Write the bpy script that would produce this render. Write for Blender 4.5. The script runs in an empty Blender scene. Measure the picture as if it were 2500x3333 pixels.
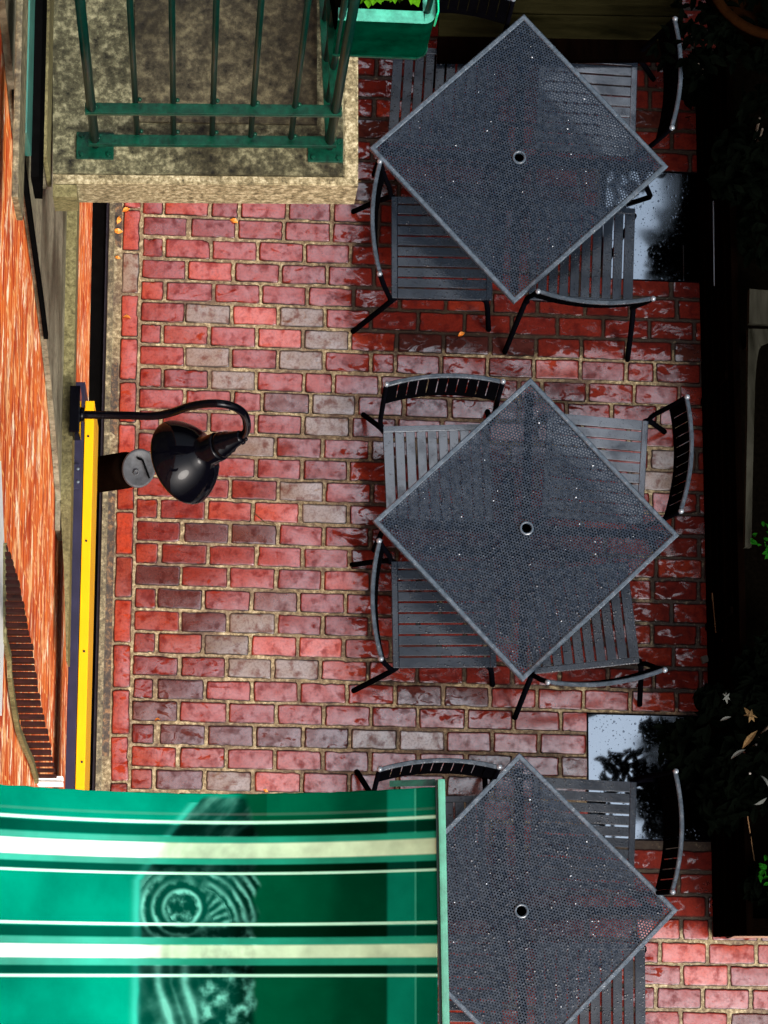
import bpy, bmesh, math, random
from mathutils import Vector, Matrix, noise
C = bpy.context.scene
COL = C.collection
R = random.Random(7)

# ------------------------------------------------------------------ camera
F = 8700.0; W0, H0 = 2500.0, 3333.0; HC = 12.0        # focal length in photo pixels, eye height in metres
n = Vector((-650, -1534, -F)).normalized()
UP = -n
XC = (Vector((1, 0, 0)) - n * n.x).normalized()
YC = UP.cross(XC).normalized()
cam = bpy.data.cameras.new('camera'); co = bpy.data.objects.new('camera', cam); COL.objects.link(co)
cam.sensor_fit = 'VERTICAL'; cam.sensor_height = 36; cam.lens = 36 * F / H0
cam.clip_start = 0.05; cam.clip_end = 500
co.matrix_world = Matrix.Translation((0, 0, HC)) @ Matrix((XC, YC, UP)).to_4x4()
C.camera = co

def ray(px, py):
    v = Vector((px - W0 / 2, H0 / 2 - py, -F))
    return Vector((v.dot(XC), v.dot(YC), v.dot(UP)))
def P(px, py, z=0.0):                                  # photo pixel -> point on the plane at height z
    d = ray(px, py); t = (z - HC) / d.z
    return Vector((d.x * t, d.y * t, z))
def PX(px, py, x):                                     # photo pixel -> point on the vertical plane X = x
    d = ray(px, py); t = x / d.x
    return Vector((x, d.y * t, HC + d.z * t))

# ------------------------------------------------------------------ light
w = bpy.data.worlds.new('World'); C.world = w; w.use_nodes = True
nt = w.node_tree; nt.nodes.clear()
sky = nt.nodes.new('ShaderNodeTexSky'); sky.sky_type = 'NISHITA'; sky.sun_disc = False
SUN_EL, SUN_AZ = math.radians(48), math.radians(150)   # azimuth clockwise from +Y
sky.sun_elevation = SUN_EL; sky.sun_rotation = SUN_AZ
sky.air_density = 1.0; sky.dust_density = 5.0; sky.ozone_density = 1.0
bg = nt.nodes.new('ShaderNodeBackground'); bg.inputs[1].default_value = 0.15
ow = nt.nodes.new('ShaderNodeOutputWorld')
hs = nt.nodes.new('ShaderNodeHueSaturation'); hs.inputs['Saturation'].default_value = 0.45; hs.inputs['Hue'].default_value = 0.485
tcw = nt.nodes.new('ShaderNodeTexCoord'); spw = nt.nodes.new('ShaderNodeSeparateXYZ')
mpw = nt.nodes.new('ShaderNodeMapRange'); mpw.inputs['From Min'].default_value = 0.15; mpw.inputs['To Min'].default_value = 0.35; mpw.inputs['To Max'].default_value = 2.6
mlw = nt.nodes.new('ShaderNodeMixRGB'); mlw.blend_type = 'MULTIPLY'; mlw.inputs[0].default_value = 1.0
nt.links.new(tcw.outputs['Generated'], spw.inputs[0]); nt.links.new(spw.outputs['Z'], mpw.inputs['Value'])   # overcast: brightest overhead
nt.links.new(sky.outputs[0], hs.inputs['Color']); nt.links.new(hs.outputs[0], mlw.inputs[1]); nt.links.new(mpw.outputs[0], mlw.inputs[2])
nt.links.new(mlw.outputs[0], bg.inputs[0]); nt.links.new(bg.outputs[0], ow.inputs[0])
sl = bpy.data.lights.new('sun', 'SUN'); sl.energy = 1.2; sl.angle = math.radians(20); sl.color = (1.0, 0.95, 0.87)
so = bpy.data.objects.new('sun', sl); COL.objects.link(so)
sd = Vector((math.sin(SUN_AZ) * math.cos(SUN_EL), math.cos(SUN_AZ) * math.cos(SUN_EL), math.sin(SUN_EL)))
so.rotation_euler = sd.to_track_quat('Z', 'Y').to_euler(); so.location = sd * 40
C.view_settings.view_transform = 'Standard'; C.view_settings.look = 'None'
C.view_settings.exposure = 0.75; C.view_settings.gamma = 1.0
C.render.engine = 'CYCLES'; C.cycles.max_bounces = 8

# ------------------------------------------------------------------ helpers
def empty(name, label, cat, loc=(0, 0, 0), rz=0, group=None):
    o = bpy.data.objects.new(name, None); COL.objects.link(o); o.location = loc; o.rotation_euler = (0, 0, rz)
    o.empty_display_size = 0.1
    return tag(o, label, cat, group)
def tag(o, label, cat, group=None):
    o['label'] = label; o['category'] = cat
    if group: o['group'] = group
    return o
def struct(o): o['kind'] = 'structure'; return o
def link(name, me, mat, parent=None, smooth=False):
    o = bpy.data.objects.new(name, me); COL.objects.link(o)
    if mat: me.materials.append(mat)
    if parent:
        o.parent = parent
        if parent.parent: pass
    if smooth:
        for p in me.polygons: p.use_smooth = True
    return o
def mk(name, bm, mat, parent=None, smooth=False, world=False):
    """link a bmesh; world=True when the coordinates are world ones and the parent is not at the origin"""
    me = bpy.data.meshes.new(name)
    if world and parent:
        m = Matrix.Identity(4); p = parent
        while p: m = p.matrix_basis @ m; p = p.parent
        bm.transform(m.inverted())
    bmesh.ops.recalc_face_normals(bm, faces=bm.faces)
    bm.to_mesh(me); bm.free()
    return link(name, me, mat, parent, smooth)
def box(bm, c, s, rot=None, bev=0.0):
    g = bmesh.ops.create_cube(bm, size=1.0); vs = g['verts']
    for v in vs: v.co = Vector((v.co.x * s[0], v.co.y * s[1], v.co.z * s[2]))
    if bev:
        es = list({e for v in vs for e in v.link_edges})
        r = bmesh.ops.bevel(bm, geom=es, offset=bev, segments=2, affect='EDGES', profile=0.7)
        vs = list({v for f in r['faces'] for v in f.verts} | {v for v in vs if v.is_valid})
    if rot is not None:
        for v in vs: v.co = rot @ v.co
    for v in vs: v.co += Vector(c)
    return vs
def bar(bm, a, b, wx, wz, bev=0.0, up=Vector((0, 0, 1))):
    a = Vector(a); b = Vector(b); d = b - a; L = d.length; y = d.normalized()
    x = y.cross(up)
    if x.length < 1e-4: x = Vector((1, 0, 0))
    x.normalize(); z = x.cross(y)
    return box(bm, (a + b) / 2, (wx, L, wz), Matrix((x, y, z)).transposed(), bev)
def tube(bm, pts, rad, seg=12, caps=True):
    pts = [Vector(p) for p in pts]; N = len(pts)
    rads = rad if isinstance(rad, (list, tuple)) else [rad] * N
    rings = []; prev = None
    for i, p in enumerate(pts):
        t = (pts[min(i + 1, N - 1)] - pts[max(i - 1, 0)]).normalized()
        if prev is None:
            a = t.cross(Vector((0, 0, 1)))
            if a.length < 1e-3: a = t.cross(Vector((1, 0, 0)))
        else: a = prev - t * prev.dot(t)
        a.normalize(); prev = a; b = t.cross(a)
        rings.append([bm.verts.new(p + (a * math.cos(k * 2 * math.pi / seg) + b * math.sin(k * 2 * math.pi / seg)) * rads[i]) for k in range(seg)])
    for r0, r1 in zip(rings, rings[1:]):
        for k in range(seg): bm.faces.new((r0[k], r0[(k + 1) % seg], r1[(k + 1) % seg], r1[k]))
    if caps: bm.faces.new(rings[0][::-1]); bm.faces.new(rings[-1])
def spline(pts, k=8):
    pts = [Vector(p) for p in pts]; out = []
    for i in range(len(pts) - 1):
        p0 = pts[max(i - 1, 0)]; p1 = pts[i]; p2 = pts[i + 1]; p3 = pts[min(i + 2, len(pts) - 1)]
        for j in range(k):
            t = j / k
            out.append(0.5 * ((2 * p1) + (p2 - p0) * t + (2 * p0 - 5 * p1 + 4 * p2 - p3) * t * t + (3 * p1 - p0 - 3 * p2 + p3) * t ** 3))
    out.append(pts[-1]); return out
def lathe(bm, prof, M, seg=40):
    rings = []
    for r, z in prof:
        rings.append([bm.verts.new(M @ Vector((r * math.cos(a * 2 * math.pi / seg), r * math.sin(a * 2 * math.pi / seg), z))) for a in range(seg)])
    for r0, r1 in zip(rings, rings[1:]):
        for k in range(seg): bm.faces.new((r0[k], r0[(k + 1) % seg], r1[(k + 1) % seg], r1[k]))
    bm.faces.new(rings[0][::-1]); bm.faces.new(rings[-1])
def prism(bm, poly, d):
    """extrude a polygon (list of Vectors) by the vector d"""
    a = [bm.verts.new(p) for p in poly]; b = [bm.verts.new(p + Vector(d)) for p in poly]
    bm.faces.new(a); bm.faces.new(b[::-1])
    for i in range(len(a)): bm.faces.new((a[i], b[i], b[(i + 1) % len(a)], a[(i + 1) % len(a)]))
def setcol(me, cols, name='Col'):
    at = me.color_attributes.new(name, 'FLOAT_COLOR', 'POINT')
    flat = []
    for c in cols: flat += [c[0], c[1], c[2], 1.0]
    at.data.foreach_set('color', flat)

# ------------------------------------------------------------------ materials
class Mat:
    def __init__(s, name):
        s.m = bpy.data.materials.new(name); s.m.use_nodes = True; s.t = s.m.node_tree
        s.b = s.t.nodes['Principled BSDF']; s.out = s.t.nodes['Material Output']
        s.tc = s.t.nodes.new('ShaderNodeTexCoord')
    def N(s, typ, ins=None, **kw):
        nd = s.t.nodes.new('ShaderNode' + typ)
        for k, v in kw.items(): setattr(nd, k, v)
        for k, v in (ins or {}).items():
            if hasattr(v, 'is_output'): s.t.links.new(v, nd.inputs[k])
            else: nd.inputs[k].default_value = v
        return nd
    def set(s, **kw):
        for k, v in kw.items():
            k = k.replace('_', ' ')
            if hasattr(v, 'is_output'): s.t.links.new(v, s.b.inputs[k])
            else: s.b.inputs[k].default_value = v
        return s
    def coord(s, kind='Object', scale=(1, 1, 1)):
        return s.N('Mapping', {'Vector': s.tc.outputs[kind], 'Scale': scale}).outputs[0]
    def noise(s, sc, det=4, rough=0.55, vec=None, dist=0.0):
        return s.N('TexNoise', {'Vector': vec or s.coord(), 'Scale': sc, 'Detail': det, 'Roughness': rough, 'Distortion': dist}).outputs['Fac']
    def ramp(s, fac, stops, interp='LINEAR'):
        r = s.N('ValToRGB', {'Fac': fac}); r.color_ramp.interpolation = interp; e = r.color_ramp.elements
        for i, (p, c) in enumerate(stops):
            if i > 1: e.new(p)
            e[i].position = p
            e[i].color = (*c, 1) if isinstance(c, (tuple, list)) else (c, c, c, 1)
        return r.outputs['Color']
    def mix(s, fac, a, b, bt='MIX'):
        m = s.N('MixRGB', {}, blend_type=bt)
        for k, v in (('Fac', fac), ('Color1', a), ('Color2', b)):
            if hasattr(v, 'is_output'): s.t.links.new(v, m.inputs[k])
            else: m.inputs[k].default_value = v if k == 'Fac' else (*v, 1)
        return m.outputs[0]
    def bump(s, h, st=0.3, dist=0.01):
        s.t.links.new(s.N('Bump', {'Height': h, 'Strength': st, 'Distance': dist}).outputs[0], s.b.inputs['Normal'])
        s.t.links.new(s.b.inputs['Normal'].links[0].from_socket, s.b.inputs['Coat Normal'])
        return s
    def drops(s, sc=120, st=0.5):
        v = s.N('TexVoronoi', {'Vector': s.coord(), 'Scale': sc, 'Randomness': 1.0}); v.feature = 'F1'
        d = s.ramp(v.outputs['Distance'], [(0.0, 1.0), (0.35, 0.0)])
        big = s.noise(sc * 0.3, 2)
        m = s.ramp(big, [(0.45, 0.0), (0.6, 1.0)])
        mul = s.mix(1.0, d, m, 'MULTIPLY')
        fine = s.noise(sc * 2.2, 3)
        add = s.mix(0.25, mul, fine)
        return s.bump(add, st, 0.003)

def m_brick():
    m = Mat('wet_paving_brick')
    a = m.N('Attribute', attribute_name='Col').outputs['Color']
    e = m.N('Attribute', attribute_name='Edge').outputs['Color']
    wt = m.N('Attribute', attribute_name='WetShade').outputs['Color']
    n1 = m.noise(20, 4, 0.58, dist=0.15); n2 = m.noise(85, 5, 0.7); n3 = m.noise(120, 3, 0.7); nb = m.noise(9, 3, 0.5)
    blob = m.ramp(n1, [(0.50, 0.0), (0.66, 0.85)])
    c = m.mix(m.ramp(n2, [(0.46, 0.0), (0.66, 0.6)]), a, m.mix(1.0, a, (0.42, 0.28, 0.25), 'MULTIPLY'))
    c = m.mix(blob, c, m.mix(1.0, a, (0.46, 0.16, 0.09), 'MULTIPLY'))                                          # burnt maroon spots
    c = m.mix(m.ramp(n3, [(0.68, 0.0), (0.71, 0.9)]), c, (0.015, 0.004, 0.003))                                # pits
    e = m.mix(1.0, e, m.ramp(nb, [(0.35, 0.6), (0.55, 1.0)]), 'MULTIPLY')
    shade_mask = m.N('MapRange', {'Value': wt, 'From Min': 0.40, 'From Max': 0.62, 'To Min': 0.85, 'To Max': 0.0}).outputs[0]
    c = m.mix(shade_mask, c, m.mix(1.0, c, (0.27, 0.16, 0.13), 'MULTIPLY'))  # shade around the tables painted into the brick colour
    c = m.mix(e, c, (0.004, 0.002, 0.0015))
    m.set(Base_Color=c, Roughness=0.7, Specular_IOR_Level=0.08)
    # film of rain: where the paving is sheltered the film breaks up into patches
    nf = m.noise(13, 7, 0.68, vec=m.coord('Object', (1, 1.9, 1)), dist=1.0)
    s1 = m.N('Math', {0: nf, 1: wt}, operation='ADD').outputs[0]
    film = m.ramp(s1, [(0.945, 0.0), (1.0, 1.0)])
    speck = m.mix(1.0, m.ramp(n2, [(0.46, 1.0), (0.7, 0.8)]), m.mix(blob, m.ramp(m.noise(15, 2), [(0.3, 0.5), (0.65, 1.0)]), (0.18, 0.18, 0.18)), 'MULTIPLY')
    film = m.mix(1.0, film, speck, 'MULTIPLY')
    film = m.mix(e, film, (0.0, 0.0, 0.0))
    m.set(Coat_Weight=film, Coat_Roughness=m.ramp(m.noise(3.2, 3), [(0.35, 0.10), (0.65, 0.22)]), Coat_IOR=2.25)
    h = m.mix(0.4, m.noise(20, 3, 0.5), n2)
    return m.bump(h, 0.12, 0.003)
def m_simple(name, col, rough=0.5, metal=0.0, coat=0.0, cr=0.1, ior=1.5, var=0.25, sc=20, bump=0.1, drops=0):
    m = Mat(name)
    nn = m.noise(sc, 5, 0.65)
    dark = tuple(x * (1 - var) for x in col); lite = tuple(min(1, x * (1 + var)) for x in col)
    m.set(Base_Color=m.ramp(nn, [(0.3, dark), (0.7, lite)]), Metallic=metal, Roughness=rough, Coat_Weight=coat, Coat_Roughness=cr, Coat_IOR=ior)
    if drops: m.drops(drops, 0.45)
    else: m.bump(nn, bump, 0.004)
    return m
def m_attr(name, rough=0.5, coat=0.0, cr=0.1, ior=1.5, sc=60, bump=0.1, mott=0.3):
    m = Mat(name)
    a = m.N('Attribute', attribute_name='Col').outputs['Color']
    nn = m.noise(sc, 5, 0.65)
    c = m.mix(m.ramp(nn, [(0.4, 0.0), (0.75, mott)]), a, m.mix(1.0, a, (0.3, 0.3, 0.3), 'MULTIPLY'))
    m.set(Base_Color=c, Roughness=rough, Coat_Weight=coat, Coat_Roughness=cr, Coat_IOR=ior)
    return m.bump(nn, bump, 0.003)
def m_film(name, col, sc=9, ior=2.0, lo=0.08, cr=0.14, drops=110, st=0.35, var=0.3, a=0.45, b=0.62):
    # painted metal under a broken film of rain water
    m = Mat(name); gp = m.N('NewGeometry').outputs['Position']; n1 = m.noise(sc, 4, 0.6, vec=gp, dist=0.4); n2 = m.noise(70, 4, 0.7, vec=gp)
    wet = m.ramp(n1, [(a, lo), (b, 1.0)])
    m.set(Base_Color=m.ramp(n2, [(0.3, tuple(x * (1 - var) for x in col)), (0.7, tuple(x * (1 + var) for x in col))]), Roughness=0.45, Specular_IOR_Level=0.06,
          Coat_Weight=wet, Coat_Roughness=cr, Coat_IOR=ior)
    return m.drops(drops, st)
def m_plate():
    m = Mat('wet_polished_plate')
    v = m.N('TexVoronoi', {'Vector': m.coord(), 'Scale': 75.0, 'Randomness': 1.0}).outputs['Distance']
    v2 = m.N('TexVoronoi', {'Vector': m.coord(), 'Scale': 26.0, 'Randomness': 1.0}).outputs['Distance']
    d = m.mix(1.0, m.ramp(v, [(0.12, 0.0), (0.2, 1.0)]), m.ramp(v2, [(0.10, 0.0), (0.15, 1.0)]), 'MULTIPLY')
    m.set(Base_Color=m.mix(d, (0.09, 0.11, 0.14), (0.21, 0.245, 0.28)), Metallic=1.0, Roughness=m.ramp(m.noise(4, 3), [(0.3, 0.02), (0.7, 0.07)]))
    return m.bump(d, 0.05, 0.002)
def m_mortar():
    m = Mat('sandy_mortar')
    n1 = m.noise(55, 6, 0.75); n2 = m.noise(5, 4)
    c = m.ramp(n1, [(0.3, (0.03, 0.018, 0.010)), (0.5, (0.20, 0.155, 0.085)), (0.68, (0.50, 0.43, 0.27))])
    c = m.mix(m.ramp(n2, [(0.42, 0.0), (0.66, 0.75)]), c, (0.06, 0.035, 0.03))
    wt = m.N('Attribute', attribute_name='WetShade').outputs['Color']
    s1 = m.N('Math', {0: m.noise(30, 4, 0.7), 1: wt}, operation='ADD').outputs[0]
    c = m.mix(m.ramp(s1, [(0.6, 0.95), (1.6, 0.0)]), c, (0.010, 0.005, 0.003))  # the same shade painted into the mortar colour
    m.set(Base_Color=c, Roughness=0.7, Coat_Weight=0.15, Coat_Roughness=0.2, Specular_IOR_Level=0.1)
    return m.bump(n1, 0.5, 0.004)
def m_stone(name, a=(0.05, 0.045, 0.03), b=(0.30, 0.27, 0.15), c3=(0.55, 0.52, 0.38), sc=34, wide=2.2, shift=0.0, streak=None):
    m = Mat(name)
    n1 = m.noise(sc, 6, 0.72); n2 = m.noise(wide, 4, 0.6)
    c = m.ramp(n1, [(0.32, a), (0.5, b), (0.72, c3)])
    c = m.mix(m.ramp(n2, [(0.42 + shift, 0.0), (0.64 + shift, 0.85)]), c, m.mix(1.0, c, (0.22, 0.2, 0.16), 'MULTIPLY'))
    if streak:
        n3 = m.noise(1.0, 4, 0.6, vec=m.coord('Object', streak))
        c = m.mix(m.ramp(n3, [(0.5, 0.0), (0.66, 0.7)]), c, m.mix(1.0, c, (0.2, 0.18, 0.15), 'MULTIPLY'))
    m.set(Base_Color=c, Roughness=0.6, Coat_Weight=0.3, Coat_Roughness=0.25)
    return m.bump(n1, 0.5, 0.006)
def m_wallbrick():
    # courses run along Y, stacked in Z; long streaks of soot, lime bloom and mortar
    m = Mat('orange_wall_brick')
    sep = m.N('SeparateXYZ', {'Vector': m.tc.outputs['Object']})
    cmb = m.N('CombineXYZ', {'X': sep.outputs['Y'], 'Y': sep.outputs['Z']})
    bt = m.N('TexBrick', {'Vector': cmb.outputs[0], 'Color1': (0.52, 0.055, 0.006, 1), 'Color2': (0.80, 0.17, 0.02, 1), 'Mortar': (0.80, 0.36, 0.12, 1),
                          'Scale': 1.0, 'Mortar Size': 0.006, 'Mortar Smooth': 0.2, 'Bias': -0.2, 'Brick Width': 0.21, 'Row Height': 0.075})
    st = m.noise(1.0, 6, 0.7, vec=m.coord('Object', (1, 4.0, 5.0)), dist=0.2)
    c = m.mix(m.ramp(st, [(0.53, 0.0), (0.60, 0.85)]), bt.outputs['Color'], (0.90, 0.50, 0.22))
    st3 = m.noise(1.0, 5, 0.7, vec=m.coord('Object', (1, 6.0, 11.0)))
    c = m.mix(m.ramp(st3, [(0.57, 0.0), (0.62, 1.0)]), c, (1.0, 0.86, 0.60))
    st2 = m.noise(1.0, 6, 0.65, vec=m.coord('Object', (1, 5.0, 8.0)))
    c = m.mix(m.ramp(st2, [(0.52, 0.0), (0.60, 0.8)]), c, (0.34, 0.025, 0.004))
    m.set(Base_Color=c, Roughness=0.8)
    return m.bump(st, 0.3, 0.01)
def m_wood(name, a, b, ax=(1.5, 14, 14), rough=0.6, coat=0.2):
    m = Mat(name)
    n1 = m.noise(1.6, 6, 0.7, vec=m.coord('Object', ax), dist=0.5)
    m.set(Base_Color=m.ramp(n1, [(0.3, a), (0.7, b)]), Roughness=rough, Coat_Weight=coat, Coat_Roughness=0.3)
    return m.bump(n1, 0.3, 0.004)

M = dict(
    brick=m_brick().m, mortar=m_mortar().m,
    steel=m_film('wet_slate_grey_paint', (0.003, 0.006, 0.011), 5, 1.62, 0.25, 0.12, 80, 0.7, 0.3, 0.30, 0.80).m,
    steelwet=m_film('rain_covered_slate_paint', (0.006, 0.010, 0.017), 6, 2.1, 0.4, 0.14, 110, 0.25, 0.3, 0.35, 0.55).m,
    rim=m_film('wet_light_grey_rim', (0.032, 0.047, 0.063), 40, 1.75, 0.3, 0.2, 120, 0.6, 0.4).m,
    mesh=m_film('wet_grey_mesh_metal', (0.0035, 0.008, 0.016), 60, 1.6, 0.12, 0.12, 45, 0.9, 0.5, 0.32, 0.80).m,
    black=m_simple('black_coated_metal', (0.0012, 0.0012, 0.002), 0.5, 0.0, 0.06, 0.2, 1.5, 0.2).m,
    backp=m_simple('black_back_panel', (0.0008, 0.0008, 0.0012), 0.6).m,
    railtop=m_film('dark_grey_rail_paint', (0.018, 0.026, 0.035), 30, 1.6, 0.3, 0.2, 120, 0.5, 0.4).m,
    polegreen=m_simple('pale_green_pole_paint', (0.035, 0.19, 0.125), 0.5, 0, 0.1, 0.2, 1.4, 0.3, 30).m,
    knob=m_simple('bright_knob', (0.09, 0.11, 0.13), 0.3, 0.0, 0.8, 0.15, 1.7).m,
    lamp=m_simple('black_gloss_enamel', (0.001, 0.001, 0.002), 0.4, 0, 0.7, 0.04, 1.25, 0.1, bump=0.05).m,
    green=m_simple('weathered_green_paint', (0.0, 0.026, 0.014), 0.35, 0, 0.5, 0.15, 1.45, 0.6, 45, bump=0.25).m,
    greend=m_simple('dark_green_bar_paint', (0.0, 0.010, 0.007), 0.35, 0, 0.3, 0.15, 1.5, 0.3, 45).m,
    greenl=m_simple('pale_green_rim_sheen', (0.05, 0.28, 0.20), 0.4, 0, 0.8, 0.2, 1.6, 0.45, 30, bump=0.2).m,  # lightened colour stands in for wet sky reflection on the flat flange
    boxg=m_simple('deep_green_sheet_metal', (0.0, 0.018, 0.009), 0.4, 0, 0.3, 0.2, 1.4, 0.5, 12).m,
    doorg=m_simple('grey_green_door_paint', (0.02, 0.11, 0.085), 0.5, 0, 0.1, 0.2, 1.5, 0.3, 12).m,
    greenb=m_simple('bright_green_strap', (0.0, 0.42, 0.19), 0.35, 0, 0.6, 0.2, 1.5, 0.2).m,
    stone=m_stone('mottled_slab_stone', (0.004, 0.0035, 0.002), (0.074, 0.071, 0.038), (0.33, 0.315, 0.19), 36, 3.2, 0.0).m,
    pad=m_stone('dark_wet_slab_stone', (0.004, 0.003, 0.002), (0.05, 0.043, 0.024), (0.17, 0.15, 0.085), 30, 2.4, 0.0).m,
    face=m_stone('pale_grainy_stone', (0.03, 0.024, 0.012), (0.21, 0.175, 0.095), (0.58, 0.52, 0.34), 60, 6, 0.12).m,
    belt=m_stone('olive_ledge_stone', (0.04, 0.034, 0.014), (0.125, 0.11, 0.046), (0.24, 0.215, 0.105), 60, 2.0, 0.10).m,
    surround=m_stone('grey_surround_stone', (0.07, 0.06, 0.04), (0.2, 0.18, 0.12), (0.34, 0.31, 0.22), 40, 2.5, 0.0, streak=(1, 0.7, 8)).m,
    wall=m_wallbrick().m,
    kerb=m_stone('pale_kerb_concrete', (0.02, 0.016, 0.007), (0.11, 0.095, 0.045), (0.42, 0.37, 0.22), 45, 1.1, 0.0).m,
    gutter=m_simple('dark_slate_gutter', (0.012, 0.013, 0.020), 0.45, 0, 0.5, 0.2, 1.6, 0.5, 20).m,
    blackp=m_simple('black_gutter_face', (0.002, 0.002, 0.002), 0.7).m,
    dirt=m_stone('damp_soil', (0.006, 0.004, 0.002), (0.045, 0.028, 0.014), (0.34, 0.17, 0.06), 40, 5, 0.05).m,
    purple=m_simple('purple_painted_trim', (0.017, 0.015, 0.034), 0.45, 0, 0.3, 0.2, 1.5, 0.3, 12).m,
    yellow=m_simple('yellow_painted_trim', (0.70, 0.34, 0.0), 0.45, 0, 0.2, 0.2, 1.5, 0.05, 6, bump=0.03).m,
    darkbrick=m_simple('dark_engineering_brick', (0.022, 0.004, 0.0025), 0.7, var=0.7, sc=30).m,
    white=m_simple('white_window_paint', (0.8, 0.8, 0.76), 0.5, var=0.08).m,
    steelgrey=m_simple('grey_cast_cap', (0.045, 0.048, 0.052), 0.5, 0.0, 0.3, 0.25, 1.5, 0.35, 40, bump=0.3).m,
    drum=m_simple('brown_black_drum', (0.0025, 0.0012, 0.0007), 0.5, 0, 0.1, 0.3).m,
    plate=m_plate().m,
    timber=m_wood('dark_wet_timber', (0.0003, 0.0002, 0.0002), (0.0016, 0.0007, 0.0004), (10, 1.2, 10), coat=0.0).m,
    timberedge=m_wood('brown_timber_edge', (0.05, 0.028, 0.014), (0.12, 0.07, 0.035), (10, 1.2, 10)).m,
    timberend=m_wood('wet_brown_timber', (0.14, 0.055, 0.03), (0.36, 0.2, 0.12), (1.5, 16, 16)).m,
    cap=m_wood('weathered_grey_cap', (0.003, 0.003, 0.002), (0.021, 0.021, 0.016), (8, 1.2, 8), coat=0.0).m,
    olive=m_wood('olive_wet_planks', (0.0015, 0.0015, 0.0005), (0.010, 0.009, 0.0035), (1.2, 12, 12), coat=0.0).m,
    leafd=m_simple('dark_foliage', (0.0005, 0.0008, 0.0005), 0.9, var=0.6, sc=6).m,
    leafg=m_simple('fresh_green_leaf', (0.003, 0.03, 0.002), 0.5, var=0.4, sc=40).m,
    leafl=m_simple('lime_leaf', (0.04, 0.14, 0.004), 0.5, var=0.4, sc=40).m,
    leafp=m_simple('pale_dry_leaf', (0.07, 0.045, 0.02), 0.5, var=0.4, sc=25).m,
    leafw=m_simple('pale_cream_leaf', (0.055, 0.06, 0.055), 0.6, var=0.15, sc=25).m,
    leafo=m_simple('orange_fallen_leaf', (0.6, 0.2, 0.02), 0.5, var=0.4, sc=60).m,
    bark=m_wood('tree_bark', (0.02, 0.015, 0.01), (0.06, 0.045, 0.03)).m,
    pot=m_simple('brown_clay', (0.006, 0.0022, 0.0007), 0.7, 0, 0.0, 0.3, 1.5, 0.3, 30).m,
    grnd=m_simple('dark_soil_ground', (0.0008, 0.0006, 0.0004), 0.9, var=0.5, sc=8).m,
    soil=m_simple('black_potting_soil', (0.0008, 0.0006, 0.0004), 0.9, var=0.5, sc=60).m,
    drop=m_simple('pale_rain_bead', (0.35, 0.4, 0.44), 0.1, 0, 1.0, 0.05, 1.8, 0.05).m,
    canvas=m_attr('striped_green_vinyl', 0.55, 0.25, 0.3, 1.4, 7, 0.05, 0.35).m,
)

for k_ in ('lamp', 'leafd', 'grnd', 'timber', 'olive', 'soil', 'backp', 'black', 'blackp', 'cap', 'timberedge', 'leafw', 'leafp', 'leafg', 'leafl', 'boxg', 'pot', 'canvas', 'drum'):
    for nd in M[k_].node_tree.nodes:
        if nd.type == 'BSDF_PRINCIPLED': nd.inputs['Specular IOR Level'].default_value = 0.0; nd.inputs['Coat Weight'].default_value = 0.7 if k_ == 'lamp' else 0.0
for k_ in ('green', 'greend', 'greenl', 'greenb', 'darkbrick', 'purple', 'yellow', 'wall', 'stone', 'pad', 'face', 'belt', 'surround', 'gutter', 'steelgrey'):
    for nd in M[k_].node_tree.nodes:
        if nd.type == 'BSDF_PRINCIPLED': nd.inputs['Specular IOR Level'].default_value = 0.15; nd.inputs['Coat Weight'].default_value *= 0.3
# ------------------------------------------------------------------ ground
bm = bmesh.new()
for x0, x1, y0, y1 in [(-30, 40, -30, 40)]:
    vs = [bm.verts.new(v) for v in ((x0, y0, -0.05), (x1, y0, -0.05), (x1, y1, -0.05), (x0, y1, -0.05))]; bm.faces.new(vs)
struct(mk('ground', bm, M['grnd']))

ROWA = math.radians(-1.05)                              # the courses are laid about one degree off the camera's X
ux = Vector((math.cos(ROWA), math.sin(ROWA), 0)); uy = Vector((-math.sin(ROWA * 0.3), math.cos(ROWA * 0.3), 0))
O = P(439.5, 1691, 0)                                     # left end of a course boundary
PXW, PYW = 0.2156, 0.1022
GREY = [(996, 1030), (686, 1024), (1039, 1100), (697, 1163), (1001, 1174), (762, 1225), (990, 1611), (811, 2029), (746, 2099), (985, 2180),
        (822, 2164), (1247, 2400), (1387, 2410), (740, 2536), (1160, 1310), (840, 1440), (1090, 1390), (2220, 1500), (2200, 1560), (1100, 1700)]
MAUVE = [(567, 1936), (919, 2391), (600, 2380), (560, 2220), (590, 2015), (540, 1850), (700, 1720), (620, 2530), (750, 2390), (1700, 1110), (1400, 1125), (1290, 2230),
         (1050, 2400), (1520, 1130), (1300, 1110), (1480, 2240)]
ORG = [(870, 1030), (900, 1100), (1100, 2160), (930, 2080), (885, 2530), (980, 2380), (660, 2040), (860, 1650), (1080, 2090)]
def nearest(p, lst, t):
    for a in lst:
        d = p - P(*a)
        if abs(d.dot(ux)) < PXW * 0.5 and abs(d.dot(uy)) < PYW * 0.5: return True
    return False
def brickcol(p, soldier=False):
    r = R.random
    if nearest(p, GREY, 0): c = (0.17, 0.12, 0.09)
    elif nearest(p, MAUVE, 0): c = (0.085, 0.022, 0.018)
    elif nearest(p, ORG, 0): c = (0.33, 0.046, 0.02)
    else:
        t = r()
        if t < 0.60: c = (0.20, 0.020, 0.009)
        elif t < 0.80: c = (0.165, 0.015, 0.008)
        elif t < 0.93: c = (0.27, 0.032, 0.012)
        else: c = (0.095, 0.022, 0.012)
    if soldier: c = (0.30, 0.032, 0.010) if r() < 0.75 else (0.2, 0.03, 0.014)
    k = 0.85 + 0.3 * r()
    return (c[0] * k, c[1] * k, c[2] * k)
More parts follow.
